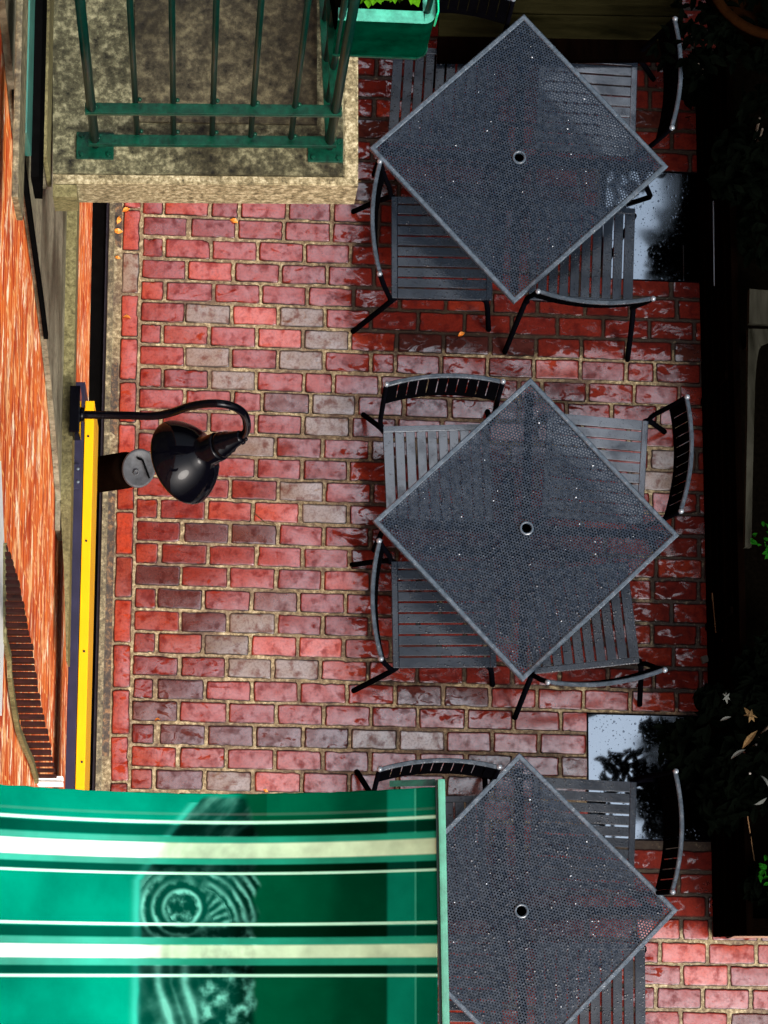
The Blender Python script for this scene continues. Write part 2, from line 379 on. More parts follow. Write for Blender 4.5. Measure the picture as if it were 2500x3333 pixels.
class Bricks:
    def __init__(s): s.w = []; s.v = []; s.f = []; s.c = []; s.e = []
    def add(s, c, ax, ay, lx, ly, col, z=0.0):
        # rounded, slightly irregular brick top with worn arrises
        base = len(s.v); out = []
        per = []
        hx, hy = lx / 2, ly / 2
        nx_, ny_ = 7, 4
        q_ = 0.0055
        gx = [-hx + q_ + (lx - 2 * q_) * i / nx_ for i in range(nx_ + 1)]; gy = [-hy + q_ + (ly - 2 * q_) * i / ny_ for i in range(ny_ + 1)]
        per += [(v, -hy) for v in gx] + [(hx, v) for v in gy] + [(v, hy) for v in gx[::-1]] + [(-hx, v) for v in gy[::-1]]
        if lx < ly: pass
        K = len(per); jit = [R.gauss(0, 0.0017) for _ in per]; wj = R.gauss(0, 0.02)
        chip = R.randrange(K) if R.random() < 0.35 else -9
        tz = (R.gauss(0, 0.006), R.gauss(0, 0.010)); dz = R.gauss(0, 0.0012)
        for ring, (ins, zz, ed) in enumerate(((0.0, -0.02, 1.0), (0.0005, -0.004, 1.0), (0.0022, -0.0008, 1.0), (0.0042, 0.0, 0.75), (0.0095, 0.0002, 0.0))):
            for k, (x, y) in enumerate(per):
                j = jit[k] + (0.004 if abs(k - chip) < 2 and ring else 0.0)
                rr = Vector((x, y)); L = rr.length
                sx = (abs(x) - ins - abs(j)) / abs(x) if abs(x) > 1e-6 else 1; sy = (abs(y) - ins - abs(j)) / abs(y) if abs(y) > 1e-6 else 1
                X, Y = x * max(sx, 0), y * max(sy, 0)
                p = c + ax * X + ay * Y
                s.v.append((p.x, p.y, z + zz + dz + X * tz[0] + Y * tz[1])); s.c.append(col); s.e.append(ed); s.w.append(0.40 + 0.24 * wet_shade(p) + wj)
        for ring in range(4):
            a = base + ring * K; b = a + K
            for k in range(K): s.f.append((a + k, a + (k + 1) % K, b + (k + 1) % K, b + k))
        s.f.append(tuple(base + 4 * K + k for k in range(K)))
    def done(s, name, mat):
        me = bpy.data.meshes.new(name); me.from_pydata(s.v, [], s.f); me.update()
        setcol(me, s.c); setcol(me, [(e, e, e) for e in s.e], 'Edge'); setcol(me, [(e, e, e) for e in s.w], 'WetShade')
        return link(name, me, mat, None, True)
B = Bricks()
plates = [(P(1958, 552), 0.56, 0.53), (P(1912, 2322), 0.57, 0.565)]     # access plates let into the paving: top-left corner, width, height
plates = [(c, a, b) for c, a, b in plates]
def px_of(p):                                           # where a ground point lies in the photo, only used to look up wetness and painted shade
    q = Vector((p.x, p.y, -HC)); v = XC * 0
    cx_ = Vector((XC.x, YC.x, UP.x)); cy_ = Vector((XC.y, YC.y, UP.y)); cz_ = Vector((XC.z, YC.z, UP.z))
    k = -q.dot(cz_)
    return (W0 / 2 + F * q.dot(cx_) / k, H0 / 2 - F * q.dot(cy_) / k)
def wet_shade(p):
    # 1 = open paving with an unbroken film of rain, 0 = sheltered by tables, balcony, crown: film broken, shade painted into the colour
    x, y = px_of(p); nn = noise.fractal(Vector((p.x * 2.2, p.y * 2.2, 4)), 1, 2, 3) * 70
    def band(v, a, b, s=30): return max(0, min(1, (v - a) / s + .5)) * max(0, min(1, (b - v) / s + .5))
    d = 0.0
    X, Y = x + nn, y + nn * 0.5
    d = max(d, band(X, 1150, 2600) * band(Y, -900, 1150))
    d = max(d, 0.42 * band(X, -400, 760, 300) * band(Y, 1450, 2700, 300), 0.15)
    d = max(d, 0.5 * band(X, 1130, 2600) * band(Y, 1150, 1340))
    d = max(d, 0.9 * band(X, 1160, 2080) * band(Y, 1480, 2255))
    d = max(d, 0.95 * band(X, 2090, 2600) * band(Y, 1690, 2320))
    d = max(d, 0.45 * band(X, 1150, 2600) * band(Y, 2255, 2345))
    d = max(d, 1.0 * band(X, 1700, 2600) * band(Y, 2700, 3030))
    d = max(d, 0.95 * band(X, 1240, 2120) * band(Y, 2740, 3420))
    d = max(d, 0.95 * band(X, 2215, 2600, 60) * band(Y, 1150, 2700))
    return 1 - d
def in_plate(p):
    for c, a, b in plates:
        d = p - c; x = d.dot(ux); y = -d.dot(uy)
        if -0.02 < x < a + 0.02 and -0.02 < y < b + 0.02: return True
    return False
V = []; Wt = []; NX, NY = 150, 190                     # mortar bed
for j in range(NY + 1):
    for i in range(NX + 1):
        p = O + ux * (-0.16 + 4.6 * i / NX) + uy * (-3.2 + 8.2 * j / NY); V.append((p.x, p.y, -0.0045 + 0.0012 * noise.noise(Vector((p.x * 9, p.y * 9, 2))))); Wt.append(wet_shade(p))
me = bpy.data.meshes.new('patio_mortar'); me.from_pydata(V, [], [(j * (NX + 1) + i, j * (NX + 1) + i + 1, (j + 1) * (NX + 1) + i + 1, (j + 1) * (NX + 1) + i) for j in range(NY) for i in range(NX)]); me.update()
setcol(me, [(q, q, q) for q in Wt], 'WetShade'); struct(link('patio_mortar', me, M['mortar'], None, True))
for row in range(-26, 40):
    off = 0.0 if row % 2 else -0.5
    wob = R.gauss(0, 0.0012); sh = R.gauss(0, 0.006)
    x = 0.0; k = 0
    while x < 4.2:
        w_ = PXW * (0.5 if (k == 0 and row % 2 == 0) else 1.0)
        if k and R.random() < 0.035: w_ = PXW * R.choice((0.5, 0.62))
        w_ += R.gauss(0, 0.003)
        if k and R.random() < 0.5: w_ += 0.0
        g = 0.007 + R.random() * 0.005
        c = O + ux * (x + w_ / 2 + (sh if k else 0)) + uy * ((row + 0.5) * PYW + wob)
        a = ROWA + R.gauss(0, 0.008); ax = Vector((math.cos(a), math.sin(a), 0)); ay = Vector((-ax.y, ax.x, 0))
        spans = [(x, x + w_)]                            # bricks are cut where a plate is let in
        for pc_, pa_, pb_ in plates:
            v_ = (c - pc_).dot(uy); lft = (pc_ - O).dot(ux)
            if -pb_ - 0.01 < v_ < 0.01:
                nsp = []
                for u0, u1 in spans:
                    if u1 <= lft or u0 >= lft + pa_: nsp.append((u0, u1)); continue
                    if u0 < lft: nsp.append((u0, lft + 0.002))
                    if u1 > lft + pa_: nsp.append((lft + pa_, u1))
                spans = nsp
        hgt = PYW - 0.0065 - R.random() * 0.004; colr = brickcol(c)
        for u0, u1 in spans:
            if u1 - u0 > 0.035: B.add(c + ux * ((u0 + u1) / 2 - (x + w_ / 2)), ax, ay, u1 - u0 - g, hgt, colr)
        x += w_; k += 1
        if abs(w_ - PXW) > 0.05 and k > 1: pass
y = -2.2
while y < 4.7:                                           # header course laid lengthwise along the kerb
    L = 0.200 + R.gauss(0, 0.003)
    c = O + ux * (-0.045) + uy * (y + L / 2)
    a = R.gauss(0, 0.01); ax = Vector((math.cos(a), math.sin(a), 0)); ay = Vector((-ax.y, ax.x, 0))
    B.add(c, ay, -ax, L - 0.003, 0.082, brickcol(c, True) if (c - P(415, 925)).length > 0.11 else (0.2, 0.15, 0.11), 0.001)
    y += L + 0.004
struct(B.done('patio_brick_paving', M['brick']))

# access plates in the paving
for i, (c, a, b) in enumerate(plates):
    t = empty('access_plate', ['square dark access plate in the paving right of the top table, mirroring pale sky',
                               'square dark access plate in the paving above the bottom table, spotted with rain'][i], 'access plate', (c.x, c.y, 0), 0, 'access plates in the paving')
    bm = bmesh.new()
    q = [c + ux * X - uy * Y for X, Y in ((0.004, 0.004), (a - 0.004, 0.004), (a - 0.004, b - 0.004), (0.004, b - 0.004))]
    prism(bm, [Vector((v.x, v.y, 0.001)) for v in q], (0, 0, -0.008)); mk('plate', bm, M['plate'], t, world=True)
    bm = bmesh.new()
    Q = [c + ux * X - uy * Y for X, Y in ((0, 0), (a, 0), (a, b), (0, b))]
    for k in range(4):
        p0, p1 = Q[k], Q[(k + 1) % 4]; d = (p1 - p0).normalized() * (0.004 if k % 2 else -0.004)
        bar(bm, p0 + d * -1 + Vector((0, 0, -0.004)), p1 + d + Vector((0, 0, -0.004)), 0.006, 0.012)
    mk('frame', bm, M['black'], t, world=True)

# strip of soil, kerb and gutter along the wall foot
def strip(name, pa, pb, z0, z1, mat, parent=None, y0=-2.6, y1=5.2, topw=None):
    """long block along Y between photo columns pa, pb measured at image row 1500"""
    xa, xb = P(pa, 1500, z1).x, P(pb, 1500, z1).x
    bm = bmesh.new(); lean = 0.006
    N = 60
    for i in range(N + 1):
        y = y0 + (y1 - y0) * i / N; s = lean * (y - P(pa, 1500, z1).y)
        for x, z in ((xa, z0), (xa, z1), (xb, z1), (xb, z0)): bm.verts.new((x + s, y, z + (noise.noise(Vector((y * 2, x, z))) * 0.002 if z == z1 else 0)))
    bm.verts.ensure_lookup_table()
    for i in range(N):
        for k in range(4):
            bm.faces.new((bm.verts[i * 4 + k], bm.verts[i * 4 + (k + 1) % 4], bm.verts[(i + 1) * 4 + (k + 1) % 4], bm.verts[(i + 1) * 4 + k]))
    bm.faces.new([bm.verts[k] for k in range(4)]); bm.faces.new([bm.verts[N * 4 + k] for k in range(4)][::-1])
    return mk(name, bm, mat, parent)
struct(strip('soil_strip', 354, 378, -0.05, -0.004, M['dirt']))
struct(strip('kerb', 337, 354.5, -0.05, 0.03, M['kerb']))
struct(strip('gutter', 327, 336.5, -0.05, 0.004, M['gutter']))
struct(strip('gutter_channel', 270, 326.5, -0.05, -0.02, M['blackp']))

# ------------------------------------------------------------------ building
WX = -0.47
bld = empty('building', 'orange brick building with olive stone ledge and grey door surround along the left edge', 'building', (WX, 0, 0))
def wallprism(bm, pts, x0, depth):
    """pts: photo pixels of an outline, read on the plane X = x0, thickness depth into the wall"""
    prism(bm, [PX(a, b, x0) for a, b in pts], (-depth, 0, 0))
bm = bmesh.new(); box(bm, (WX - 0.15, 1.5, 6.4), (0.3, 12, 12.9)); mk('brick_wall', bm, M['wall'], bld, world=True)
# belt course
zb = 2.8
bxo = P(238, 1400, zb).x
bm = bmesh.new(); yl = [P(200, v, zb).y for v in (2150, 1850, 1300)]
prism(bm, [Vector((bxo - 0.002, yl[0], zb)), Vector((bxo, 5.8, zb)), Vector((WX - 0.01, 5.8, zb)), Vector((WX - 0.01, yl[2], zb)), Vector((WX + (bxo - WX) * 0.62, yl[1], zb)), Vector((bxo - 0.008, yl[0], zb))], (0, 0, -0.18))
mk('stone_ledge', bm, M['belt'], bld, world=True)
# plinth face of brick below the belt
# stone surround (above the ledge, beyond the slanted edge)
pts = [(-60, -200), (8, -60), (30, 120), (48, 290), (62, 430), (85, 600), (112, 800), (134, 960), (150, 1090), (168, 1260), (182, 1420), (196, 1600), (205, 1760)]
top = [PX(a, b, WX + 0.02) for a, b in pts]
bm = bmesh.new()
poly = [Vector((WX + 0.02, p.y, p.z)) for p in top] + [Vector((WX + 0.02, top[-1].y, zb)), Vector((WX + 0.02, 6, zb)), Vector((WX + 0.02, 6, top[0].z))]
prism(bm, poly, (-0.018, 0, 0)); mk('stone_surround', bm, M['surround'], bld, world=True)
bm = bmesh.new()                                       # shadow of the reveal along its edge, put in as dark bars
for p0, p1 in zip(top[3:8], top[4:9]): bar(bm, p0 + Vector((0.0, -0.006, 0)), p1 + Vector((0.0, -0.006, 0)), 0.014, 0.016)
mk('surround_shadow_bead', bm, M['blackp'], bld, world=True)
# upright mouldings of the door surround at the far end
for a, b, mat, d in ((100, 118, 'surround', 0.055), (119, 150, 'surround', 0.03), (152, 166, 'belt', 0.05)):
    z = 4.46
    xa, xb = P(a, 300, z).x, P(b, 300, z).x
    bm = bmesh.new(); y0 = P(a, 560, z).y
    box(bm, ((xa + xb) / 2, (y0 + 6) / 2, z - 0.05 + d), (xb - xa, 6 - y0, 0.3), bev=0.004); mk('door_moulding', bm, M[mat], bld, world=True)
zg = 5.4
bm = bmesh.new(); xa = P(72, 200, zg).x; xb = P(94, 200, zg).x; y0 = P(80, 432, zg).y
box(bm, ((xa + xb) / 2, (y0 + 6) / 2, zg - 0.1), (xb - xa, 6 - y0, 0.2), bev=0.004); mk('door_frame', bm, M['doorg'], bld, world=True)
bm = bmesh.new(); box(bm, ((xa + xb) / 2 + 0.018, (y0 + 6) / 2 - 0.03, zg - 0.3), (xb - xa + 0.004, 6 - y0 + 0.05, 0.2)); mk('door_reveal', bm, M['blackp'], bld, world=True)
zg = 5.9
bm = bmesh.new(); xa = P(48, 200, zg).x; xb = P(70, 200, zg).x
box(bm, ((xa + xb) / 2, (P(0, 640, zg).y + 6) / 2, zg - 0.1), (xb - xa, 6 - P(0, 640, zg).y, 0.2), bev=0.004); mk('door_jamb', bm, M['kerb'], bld, world=True)
# hood arch of dark bricks above the lower window
lf = [(18, 1768), (17, 1900), (18, 2080), (34, 2140), (36, 2200), (48, 2290), (62, 2370), (85, 2430), (108, 2480), (124, 2540)]
rt = [(24, 1768), (52, 1850), (66, 1900), (88, 2020), (106, 2095), (112, 2160), (130, 2270), (150, 2350), (170, 2445), (188, 2540)]
def interp(lst, y):
    for (x0, y0), (x1, y1) in zip(lst, lst[1:]):
        if y0 <= y <= y1: return x0 + (x1 - x0) * (y - y0) / (y1 - y0)
    return lst[-1][0]
arch = empty('brick_hood', '', '', (0, 0, 0)); del arch['label'], arch['category']
bpy.data.objects.remove(arch)
bm = bmesh.new(); y = 1768.0
while y < 2520:
    h = 23 if y < 2440 else 19
    xr, xl = interp(rt, y), interp(lf, y)
    pr = PX(xr, y + h / 2, WX + 0.07); D = HC - pr.z
    k = 1 + 0.0 * R.random()
    ysz = (h - 9) * D / F
    xl_w = max(WX - 0.02, (P(xl, y, pr.z)).x)
    bm = bmesh.new()
    box(bm, ((WX + 0.07 + xl_w) / 2, pr.y, pr.z - 0.025), (WX + 0.07 - xl_w + R.gauss(0, .002), ysz, 0.05), bev=0.002)
    y += h
    mk('hood_brick', bm, M['darkbrick'], bld, world=True)
bm = bmesh.new()
pp = [PX(a - 4, b, WX + 0.012) for a, b in lf]
for p0, p1 in zip(pp, pp[1:]): bar(bm, p0, p1, 0.012, 0.02)
mk('hood_edge', bm, M['belt'], bld, world=True)
bm = bmesh.new(); wallprism(bm, [(-80, 1500), (4, 1500), (14, 1760), (14, 2080), (6, 2330), (-80, 2330)], WX + 0.01, 0.008); mk('window_frame', bm, M['white'], bld, world=True)
bm = bmesh.new()
for k, yy in enumerate((2535, 2553)): box(bm, PX(165, yy, WX + 0.04), (0.08, 0.0125, 0.07), bev=0.003)
mk('springer_stone', bm, M['white'], bld, world=True)

# balcony slab
zs = 4.4
def quad(bm, pix, z, th, bev=0.0):
    prism(bm, [P(a, b, z) for a, b in pix], (0, 0, -th))
bm = bmesh.new(); quad(bm, [(172, 562), (1118, 572), (1118, -500), (172, -500)], zs, 0.12); mk('balcony_deck', bm, M['stone'], bld, world=True)
bm = bmesh.new(); quad(bm, [(440, 395), (1032, 405), (1032, -500), (440, -500)], zs + 0.012, 0.012); mk('balcony_paving', bm, M['pad'], bld, world=True)
bm = bmesh.new()
a0 = P(172, 563, zs); a1 = P(1166, 573, zs); b0 = P(172, 600, zs - 0.02); b1 = P(1166, 612, zs - 0.02)
for pa, pb, pc, pd, zz in (((172, 563.5), (1119, 573.5), (1166, 603), (172, 596), 0.01),):
    prism(bm, [P(pa[0], pa[1], zs - zz), P(pb[0], pb[1], zs - zz), P(pc[0], pc[1], zs - zz), P(pd[0], pd[1], zs - zz)], (0, 0, -0.2))
prism(bm, [P(1119, 573, zs - .01), P(1166, 603, zs - .01), P(1166, -500, zs - .01), P(1119, -500, zs - .01)], (0, 0, -0.2))
bmesh.ops.bevel(bm, geom=[e for e in bm.edges if abs(e.verts[0].co.z - e.verts[1].co.z) < 1e-5], offset=0.004, segments=2, affect='EDGES')
mk('balcony_edge', bm, M['face'], bld, world=True)
# little quoin where the slab meets the ledge
bm = bmesh.new(); quad(bm, [(172, 600), (250, 601), (250, 640), (172, 640)], zs - 0.012, 0.15); mk('stone_corner', bm, M['belt'], bld, world=True)

# ------------------------------------------------------------------ balcony railing
rl = empty('balcony_railing', 'dark green iron railing bolted to the stone balcony slab, flat bars and round uprights', 'railing', P(310, 480, zs))
tops = [(310, 470, 'c'), (447, 448), (565, 450), (690, 452), (815, 458), (945, 464), (1072, 476)]
zt = zs + 1.4
base_pts = [P(a[0], a[1], zs + 0.03) for a in tops]
for i, p in enumerate(base_pts):
    bm = bmesh.new(); r = 0.0135 if i in (0, 6) else 0.0085
    tube(bm, [p, Vector((p.x, p.y, zt))], r, 12); mk('upright', bm, M['greend'], rl, True, world=True)
# rails
for z, py0, py1, x0_, x1_ in ((zs + 0.075, 443, 464, 300, 1088), (zs + 0.36, None, None, 0, 0), (zt, None, None, 0, 0)):
    A, Bp = base_pts[0], base_pts[-1]
    d = (Bp - A).normalized() * 0.018
    a = Vector((A.x, A.y, z)) - d; b = Vector((Bp.x, Bp.y, z)) + d
    bm = bmesh.new(); bar(bm, a, b, 0.030, 0.009, 0.0015); bar(bm, a + Vector((0, -0.0145, -0.008)), b + Vector((0, -0.0145, -0.008)), 0.004, 0.012)
    mk('cross_rail', bm, M['green'], rl, world=True)
    for p in base_pts:
        bm = bmesh.new()
        bmesh.ops.create_uvsphere(bm, u_segments=10, v_segments=6, radius=0.007, matrix=Matrix.Translation((p.x + 0.012, p.y + 0.004, z + 0.005)))
        mk('rivet', bm, M['green'], rl, True, world=True)
# side return running away from the corner
cr = base_pts[-1]
for k in range(1, 9):
    p = cr + Vector((-0.006 * k, 0.125 * k, 0))
    bm = bmesh.new(); tube(bm, [p, Vector((p.x, p.y, zt))], 0.0085, 10); mk('upright', bm, M['greend'], rl, True, world=True)
for z in (zs + 0.075, zs + 0.36, zt):
    bm = bmesh.new(); bar(bm, Vector((cr.x, cr.y + 0.016, z)), Vector((cr.x - 0.05, cr.y + 1.1, z)), 0.030, 0.009, 0.0015); mk('side_rail', bm, M['green'], rl, world=True)
for x0, y0, x1, y1, foot in ((250, 432, 370, 522, 0), (1002, 452, 1116, 532, 6)):
    bm = bmesh.new(); A, Bq = P(x0, y0, zs), P(x1, y1, zs)
    box(bm, ((A.x + Bq.x) / 2, (A.y + Bq.y) / 2, zs + 0.006), (Bq.x - A.x, A.y - Bq.y, 0.008), bev=0.002)
    pl = mk('base_plate', bm, M['green'], rl, world=True)
    for sx in (0.14, 0.86):
        for sy in (0.16, 0.84):
            bm = bmesh.new()
            c = Vector((A.x + (Bq.x - A.x) * sx, A.y + (Bq.y - A.y) * sy, zs + 0.014))
            bmesh.ops.create_cone(bm, cap_ends=True, segments=6, radius1=0.008, radius2=0.006, depth=0.01, matrix=Matrix.Translation(c))
            mk('bolt', bm, M['green'], pl, world=True)
bmesh_dummy = None

# ------------------------------------------------------------------ window-box holder on the railing corner
zt2, zb2 = 5.16, 4.89
hb = empty('planter_box_holder', 'green sheet metal plant holder with rounded strap end hung on the balcony railing', 'planter', P(1120, 190, zb2))
def arcpath(z, dx=0.0):
    L, Rr = P(1095, 60 if z > 5 else 182, z), P(1425, 72 if z > 5 else 192, z)
    r = 0.07
    pts = [Vector((L.x, L.y, z))]
    return L, Rr
L1, R1 = P(1100, 66, zt2), P(1418, 74, zt2)
L0, R0 = P(1088, 186, zb2), P(1400, 192, zb2)
yb = (L1.y + R1.y) / 2; xl, xr = L1.x, R1.x
path = [Vector((xl, yb, 0)), Vector((xr - 0.03, yb - 0.004, 0))]
cx, cy, rr = xr - 0.03, yb + 0.026, 0.03
for k in range(0, 9):
    a = -math.pi / 2 + k / 8 * math.pi / 2; path.append(Vector((cx + rr * math.cos(a), cy + rr * math.sin(a), 0)))
path += [Vector((xr - 0.002, yb + 0.09, 0)), Vector((xr - 0.016, yb + 0.16, 0)), Vector((xr - 0.05, yb + 0.22, 0)), Vector((xr - 0.10, yb + 0.255, 0)), Vector((xl, yb + 0.26, 0))]
def ribbon(bm, path, z0, z1, th):
    """upright closed-section strip following the path"""
    ns = []
    for i in range(len(path)):
        t = (path[min(i + 1, len(path) - 1)] - path[max(i - 1, 0)]).normalized(); ns.append(Vector((-t.y, t.x, 0)))
    rows = [[bm.verts.new((p.x, p.y, z0)), bm.verts.new((p.x, p.y, z1)), bm.verts.new((p.x + q.x * th, p.y + q.y * th, z1)), bm.verts.new((p.x + q.x * th, p.y + q.y * th, z0))] for p, q in zip(path, ns)]
    for a, b in zip(rows, rows[1:]):
        for k in range(4): bm.faces.new((a[k], a[(k + 1) % 4], b[(k + 1) % 4], b[k]))
    bm.faces.new(rows[0]); bm.faces.new(rows[-1][::-1])
bm = bmesh.new(); ribbon(bm, path, zb2, zt2, 0.003); mk('front_panel', bm, M['boxg'], hb, world=True)
bm = bmesh.new(); ribbon(bm, path, zt2 + 0.0005, zt2 + 0.004, 0.034); mk('top_flange', bm, M['greenl'], hb, world=True)
bm = bmesh.new(); ribbon(bm, [p + Vector((0.003 if i > 2 else 0, -0.004 if i < 3 else 0, 0)) for i, p in enumerate(path)], zb2 - 0.004, zb2 + 0.006, 0.012); mk('bottom_rail', bm, M['green'], hb, world=True)
bm = bmesh.new(); ribbon(bm, [p + Vector((0.007, -0.002, 0)) for p in path[7:-1]], zt2 - 0.05, zt2 + 0.035, 0.004); mk('strap', bm, M['greenb'], hb, world=True)
bm = bmesh.new(); prism(bm, [Vector((p.x - 0.036 if i > 4 else p.x, p.y + (0.036 if i < 5 else 0), zt2 - 0.05)) for i, p in enumerate([path[0], path[1], path[6], path[-4], path[-3], path[-1]])], (0, 0, -0.12)); mk('soil', bm, M['soil'], hb, world=True)
bm = bmesh.new()
for p in (Vector((xl + 0.014, yb + 0.012, 0)), Vector((xr - 0.022, yb + 0.03, 0))): tube(bm, [(p.x, p.y, zb2), (p.x, p.y, zt2 + 0.2)], 0.008, 10)
mk('corner_rod', bm, M['greend'], hb, True, world=True)
def leaf(bm, c, size, d=None, curl=0.25, wid=0.45, flat=0.3):
    d = d or Vector((R.gauss(0, 1), R.gauss(0, 1), R.gauss(0, flat))).normalized()
    up = Vector((R.gauss(0, .35), R.gauss(0, .35), 1)).normalized(); s = d.cross(up).normalized(); u = s.cross(d)
    L = size; w_ = size * wid
    prof = [(0, 0.04), (0.25, 0.75), (0.5, 1.0), (0.75, 0.7), (1.0, 0.03)]
    rows = []
    for t, k in prof:
        mid = c + d * (t - 0.5) * L + u * (-curl * L * (t - 0.5) ** 2 * 2)
        rows.append((bm.verts.new(mid + s * w_ * k * 0.5 + u * w_ * k * 0.18), bm.verts.new(mid), bm.verts.new(mid - s * w_ * k * 0.5 + u * w_ * k * 0.18)))
    for a, b in zip(rows, rows[1:]):
        bm.faces.new((a[0], a[1], b[1], b[0])); bm.faces.new((a[1], a[2], b[2], b[1]))
lp = empty('trailing_plant', 'lime green leafy plant growing in the green metal holder, mostly beyond the top edge', 'plant', P(1300, -30, zt2 - 0.04))
bm = bmesh.new()
for k in range(70):
    leaf(bm, P(1200 + R.random() * 160, -64 + R.random() * 56 * (0.4 + 0.6 * R.random()), zt2 + 0.02 + R.random() * 0.05), 0.05 + R.random() * 0.03, wid=0.6)
mk('leaves', bm, M['leafl'], lp, world=True)
bm = bmesh.new()
for k in range(5): tube(bm, [P(1230 + 25 * k, -40, zt2 - 0.06), P(1235 + 25 * k, -30, zt2 + 0.04)], 0.003, 6)
mk('stem', bm, M['leafg'], lp, world=True)

# ------------------------------------------------------------------ sign board under the lamp
zsg = 2.6
sg = empty('sign_board', 'long sign board seen edge-on from above, purple back and bright yellow front', 'sign', P(262, 1300, zsg - 0.35))
xa, xm, xb = P(240, 1500, zsg).x, P(272, 1500, zsg).x, P(303, 1500, zsg).x
def leanbox(bm, x0, x1, y0, y1, z0, z1, yr, lean=0.006, bev=0.003):
    vs = box(bm, ((x0 + x1) / 2, (y0 + y1) / 2, (z0 + z1) / 2), (x1 - x0, y1 - y0, z1 - z0), bev=bev)
    for v in vs: v.co.x += lean * (v.co.y - yr)
yr = P(262, 1500, zsg).y
bm = bmesh.new(); leanbox(bm, xa, xm - 0.001, -1.2, P(262, 1243, zsg).y, zsg - 0.45, zsg, yr); mk('back_board', bm, M['purple'], sg, world=True)
bm = bmesh.new(); leanbox(bm, xm + 0.001, xb, -1.2, P(262, 1305, zsg).y, zsg - 0.45, zsg + 0.004, yr); mk('front_board', bm, M['yellow'], sg, world=True)
bm = bmesh.new()
leanbox(bm, xa - 0.004, xa + 0.02, P(0, 1590, zsg).y, P(0, 1508, zsg).y, zsg, zsg + 0.012, yr)
mk('joint_plate', bm, M['purple'], sg, world=True)
for yy in (1420, 1760, 2120, 2480):
    bm = bmesh.new(); bmesh.ops.create_uvsphere(bm, u_segments=10, v_segments=6, radius=0.0045, matrix=Matrix.Translation(P(286 - (yy - 1500) * 0.02, yy, zsg + 0.005)))
    mk('screw', bm, M['gutter'], sg, world=True)
for yy in (1526, 1568):
    bm = bmesh.new(); bmesh.ops.create_uvsphere(bm, u_segments=10, v_segments=6, radius=0.006, matrix=Matrix.Translation(P(254, yy, zsg + 0.012)))
    mk('screw', bm, M['knob'], sg, world=True)

# ------------------------------------------------------------------ gooseneck lamp
lm = empty('gooseneck_lamp', 'black gooseneck wall lamp with round bell shade curving out over the yellow sign', 'wall lamp', P(246, 1345, 2.75))
bm = bmesh.new(); pc = P(246, 1345, 2.8)
box(bm, (pc.x, pc.y, 2.8), (0.036, 0.165, 0.15), bev=0.004); mk('mounting_plate', bm, M['lamp'], lm, world=True)
bm = bmesh.new()
tube(bm, [P(258, 1349, 2.8), P(275, 1350, 2.8)], 0.026, 20)
sp = spline([P(262, 1350, 2.8), P(400, 1352, 2.8), P(500, 1354, 2.81), P(560, 1342, 2.84), P(620, 1322, 2.92), P(690, 1313, 2.97), P(750, 1320, 2.96), P(792, 1345, 2.90), P(804, 1385, 2.80), P(796, 1412, 2.72), P(778, 1424, 2.68)], 8)
tube(bm, sp, 0.0145, 16); mk('arm', bm, M['lamp'], lm, True, world=True)
bm = bmesh.new()
a = P(782, 1422, 2.69); b = P(598, 1503, 2.50)
ax = (b - a).normalized(); Z = -ax; X_ = Z.cross(Vector((0, 1, 0))).normalized(); Y_ = Z.cross(X_)
ML = Matrix.Translation(b) @ Matrix((X_, Y_, Z)).transposed().to_4x4()
LL = (b - a).length
prof_o = [(0.150, -0.012), (0.157, -0.012), (0.160, -0.006), (0.158, 0.002), (0.148, 0.022), (0.130, 0.050), (0.108, 0.076), (0.085, 0.096), (0.066, 0.110), (0.057, 0.122), (0.054, 0.135), (0.053, 0.175), (0.050, 0.182)]
prof_i = [(0.046, 0.17), (0.05, 0.12), (0.075, 0.098), (0.118, 0.056), (0.144, 0.018), (0.150, -0.01)]
lathe(bm, prof_i + prof_o, ML, 56); mk('lamp_shade', bm, M['lamp'], lm, True, world=True)
bm = bmesh.new(); lathe(bm, [(0.03, 0.178), (0.046, 0.180), (0.047, 0.200), (0.040, 0.204), (0.041, 0.225), (0.034, 0.232), (0.024, LL), (0.02, LL + 0.008)], ML, 32); mk('collar', bm, M['lamp'], lm, True, world=True)
bm = bmesh.new(); bmesh.ops.create_uvsphere(bm, u_segments=12, v_segments=8, radius=0.011, matrix=Matrix.Translation(P(790, 1438, 2.68)))
bmesh.ops.create_uvsphere(bm, u_segments=12, v_segments=8, radius=0.008, matrix=Matrix.Translation(P(800, 1430, 2.70))); mk('set_screw', bm, M['lamp'], lm, True, world=True)

# ------------------------------------------------------------------ drum fitting under the lamp
df = empty('wall_ashtray', 'dark wall-mounted drum with tilted grey oval cap, below the gooseneck lamp', 'wall fitting', P(350, 1530, 1.4))
A_ = P(318, 1545, 1.3); B_ = P(450, 1524, 1.52)
ax = (B_ - A_).normalized(); Z = ax; X_ = Vector((0, 1, 0)); X_ = (X_ - Z * X_.dot(Z)).normalized(); Y_ = Z.cross(X_)
MD = Matrix.Translation(A_) @ Matrix((X_, Y_, Z)).transposed().to_4x4(); LD = (B_ - A_).length
bm = bmesh.new(); lathe(bm, [(0.066, -0.12), (0.073, 0), (0.074, LD * 0.7), (0.07, LD * 0.8)], MD, 32); mk('drum', bm, M['drum'], df, True, world=True)
capn = (ax * 0.25 + Vector((0.05, -0.1, 0.9))).normalized(); Xc_ = Vector((0.15, 1, 0)); Xc_ = (Xc_ - capn * Xc_.dot(capn)).normalized(); Yc_ = capn.cross(Xc_)
MCp = Matrix.Translation(P(452, 1524, 1.53)) @ Matrix((Xc_, Yc_, capn)).transposed().to_4x4()
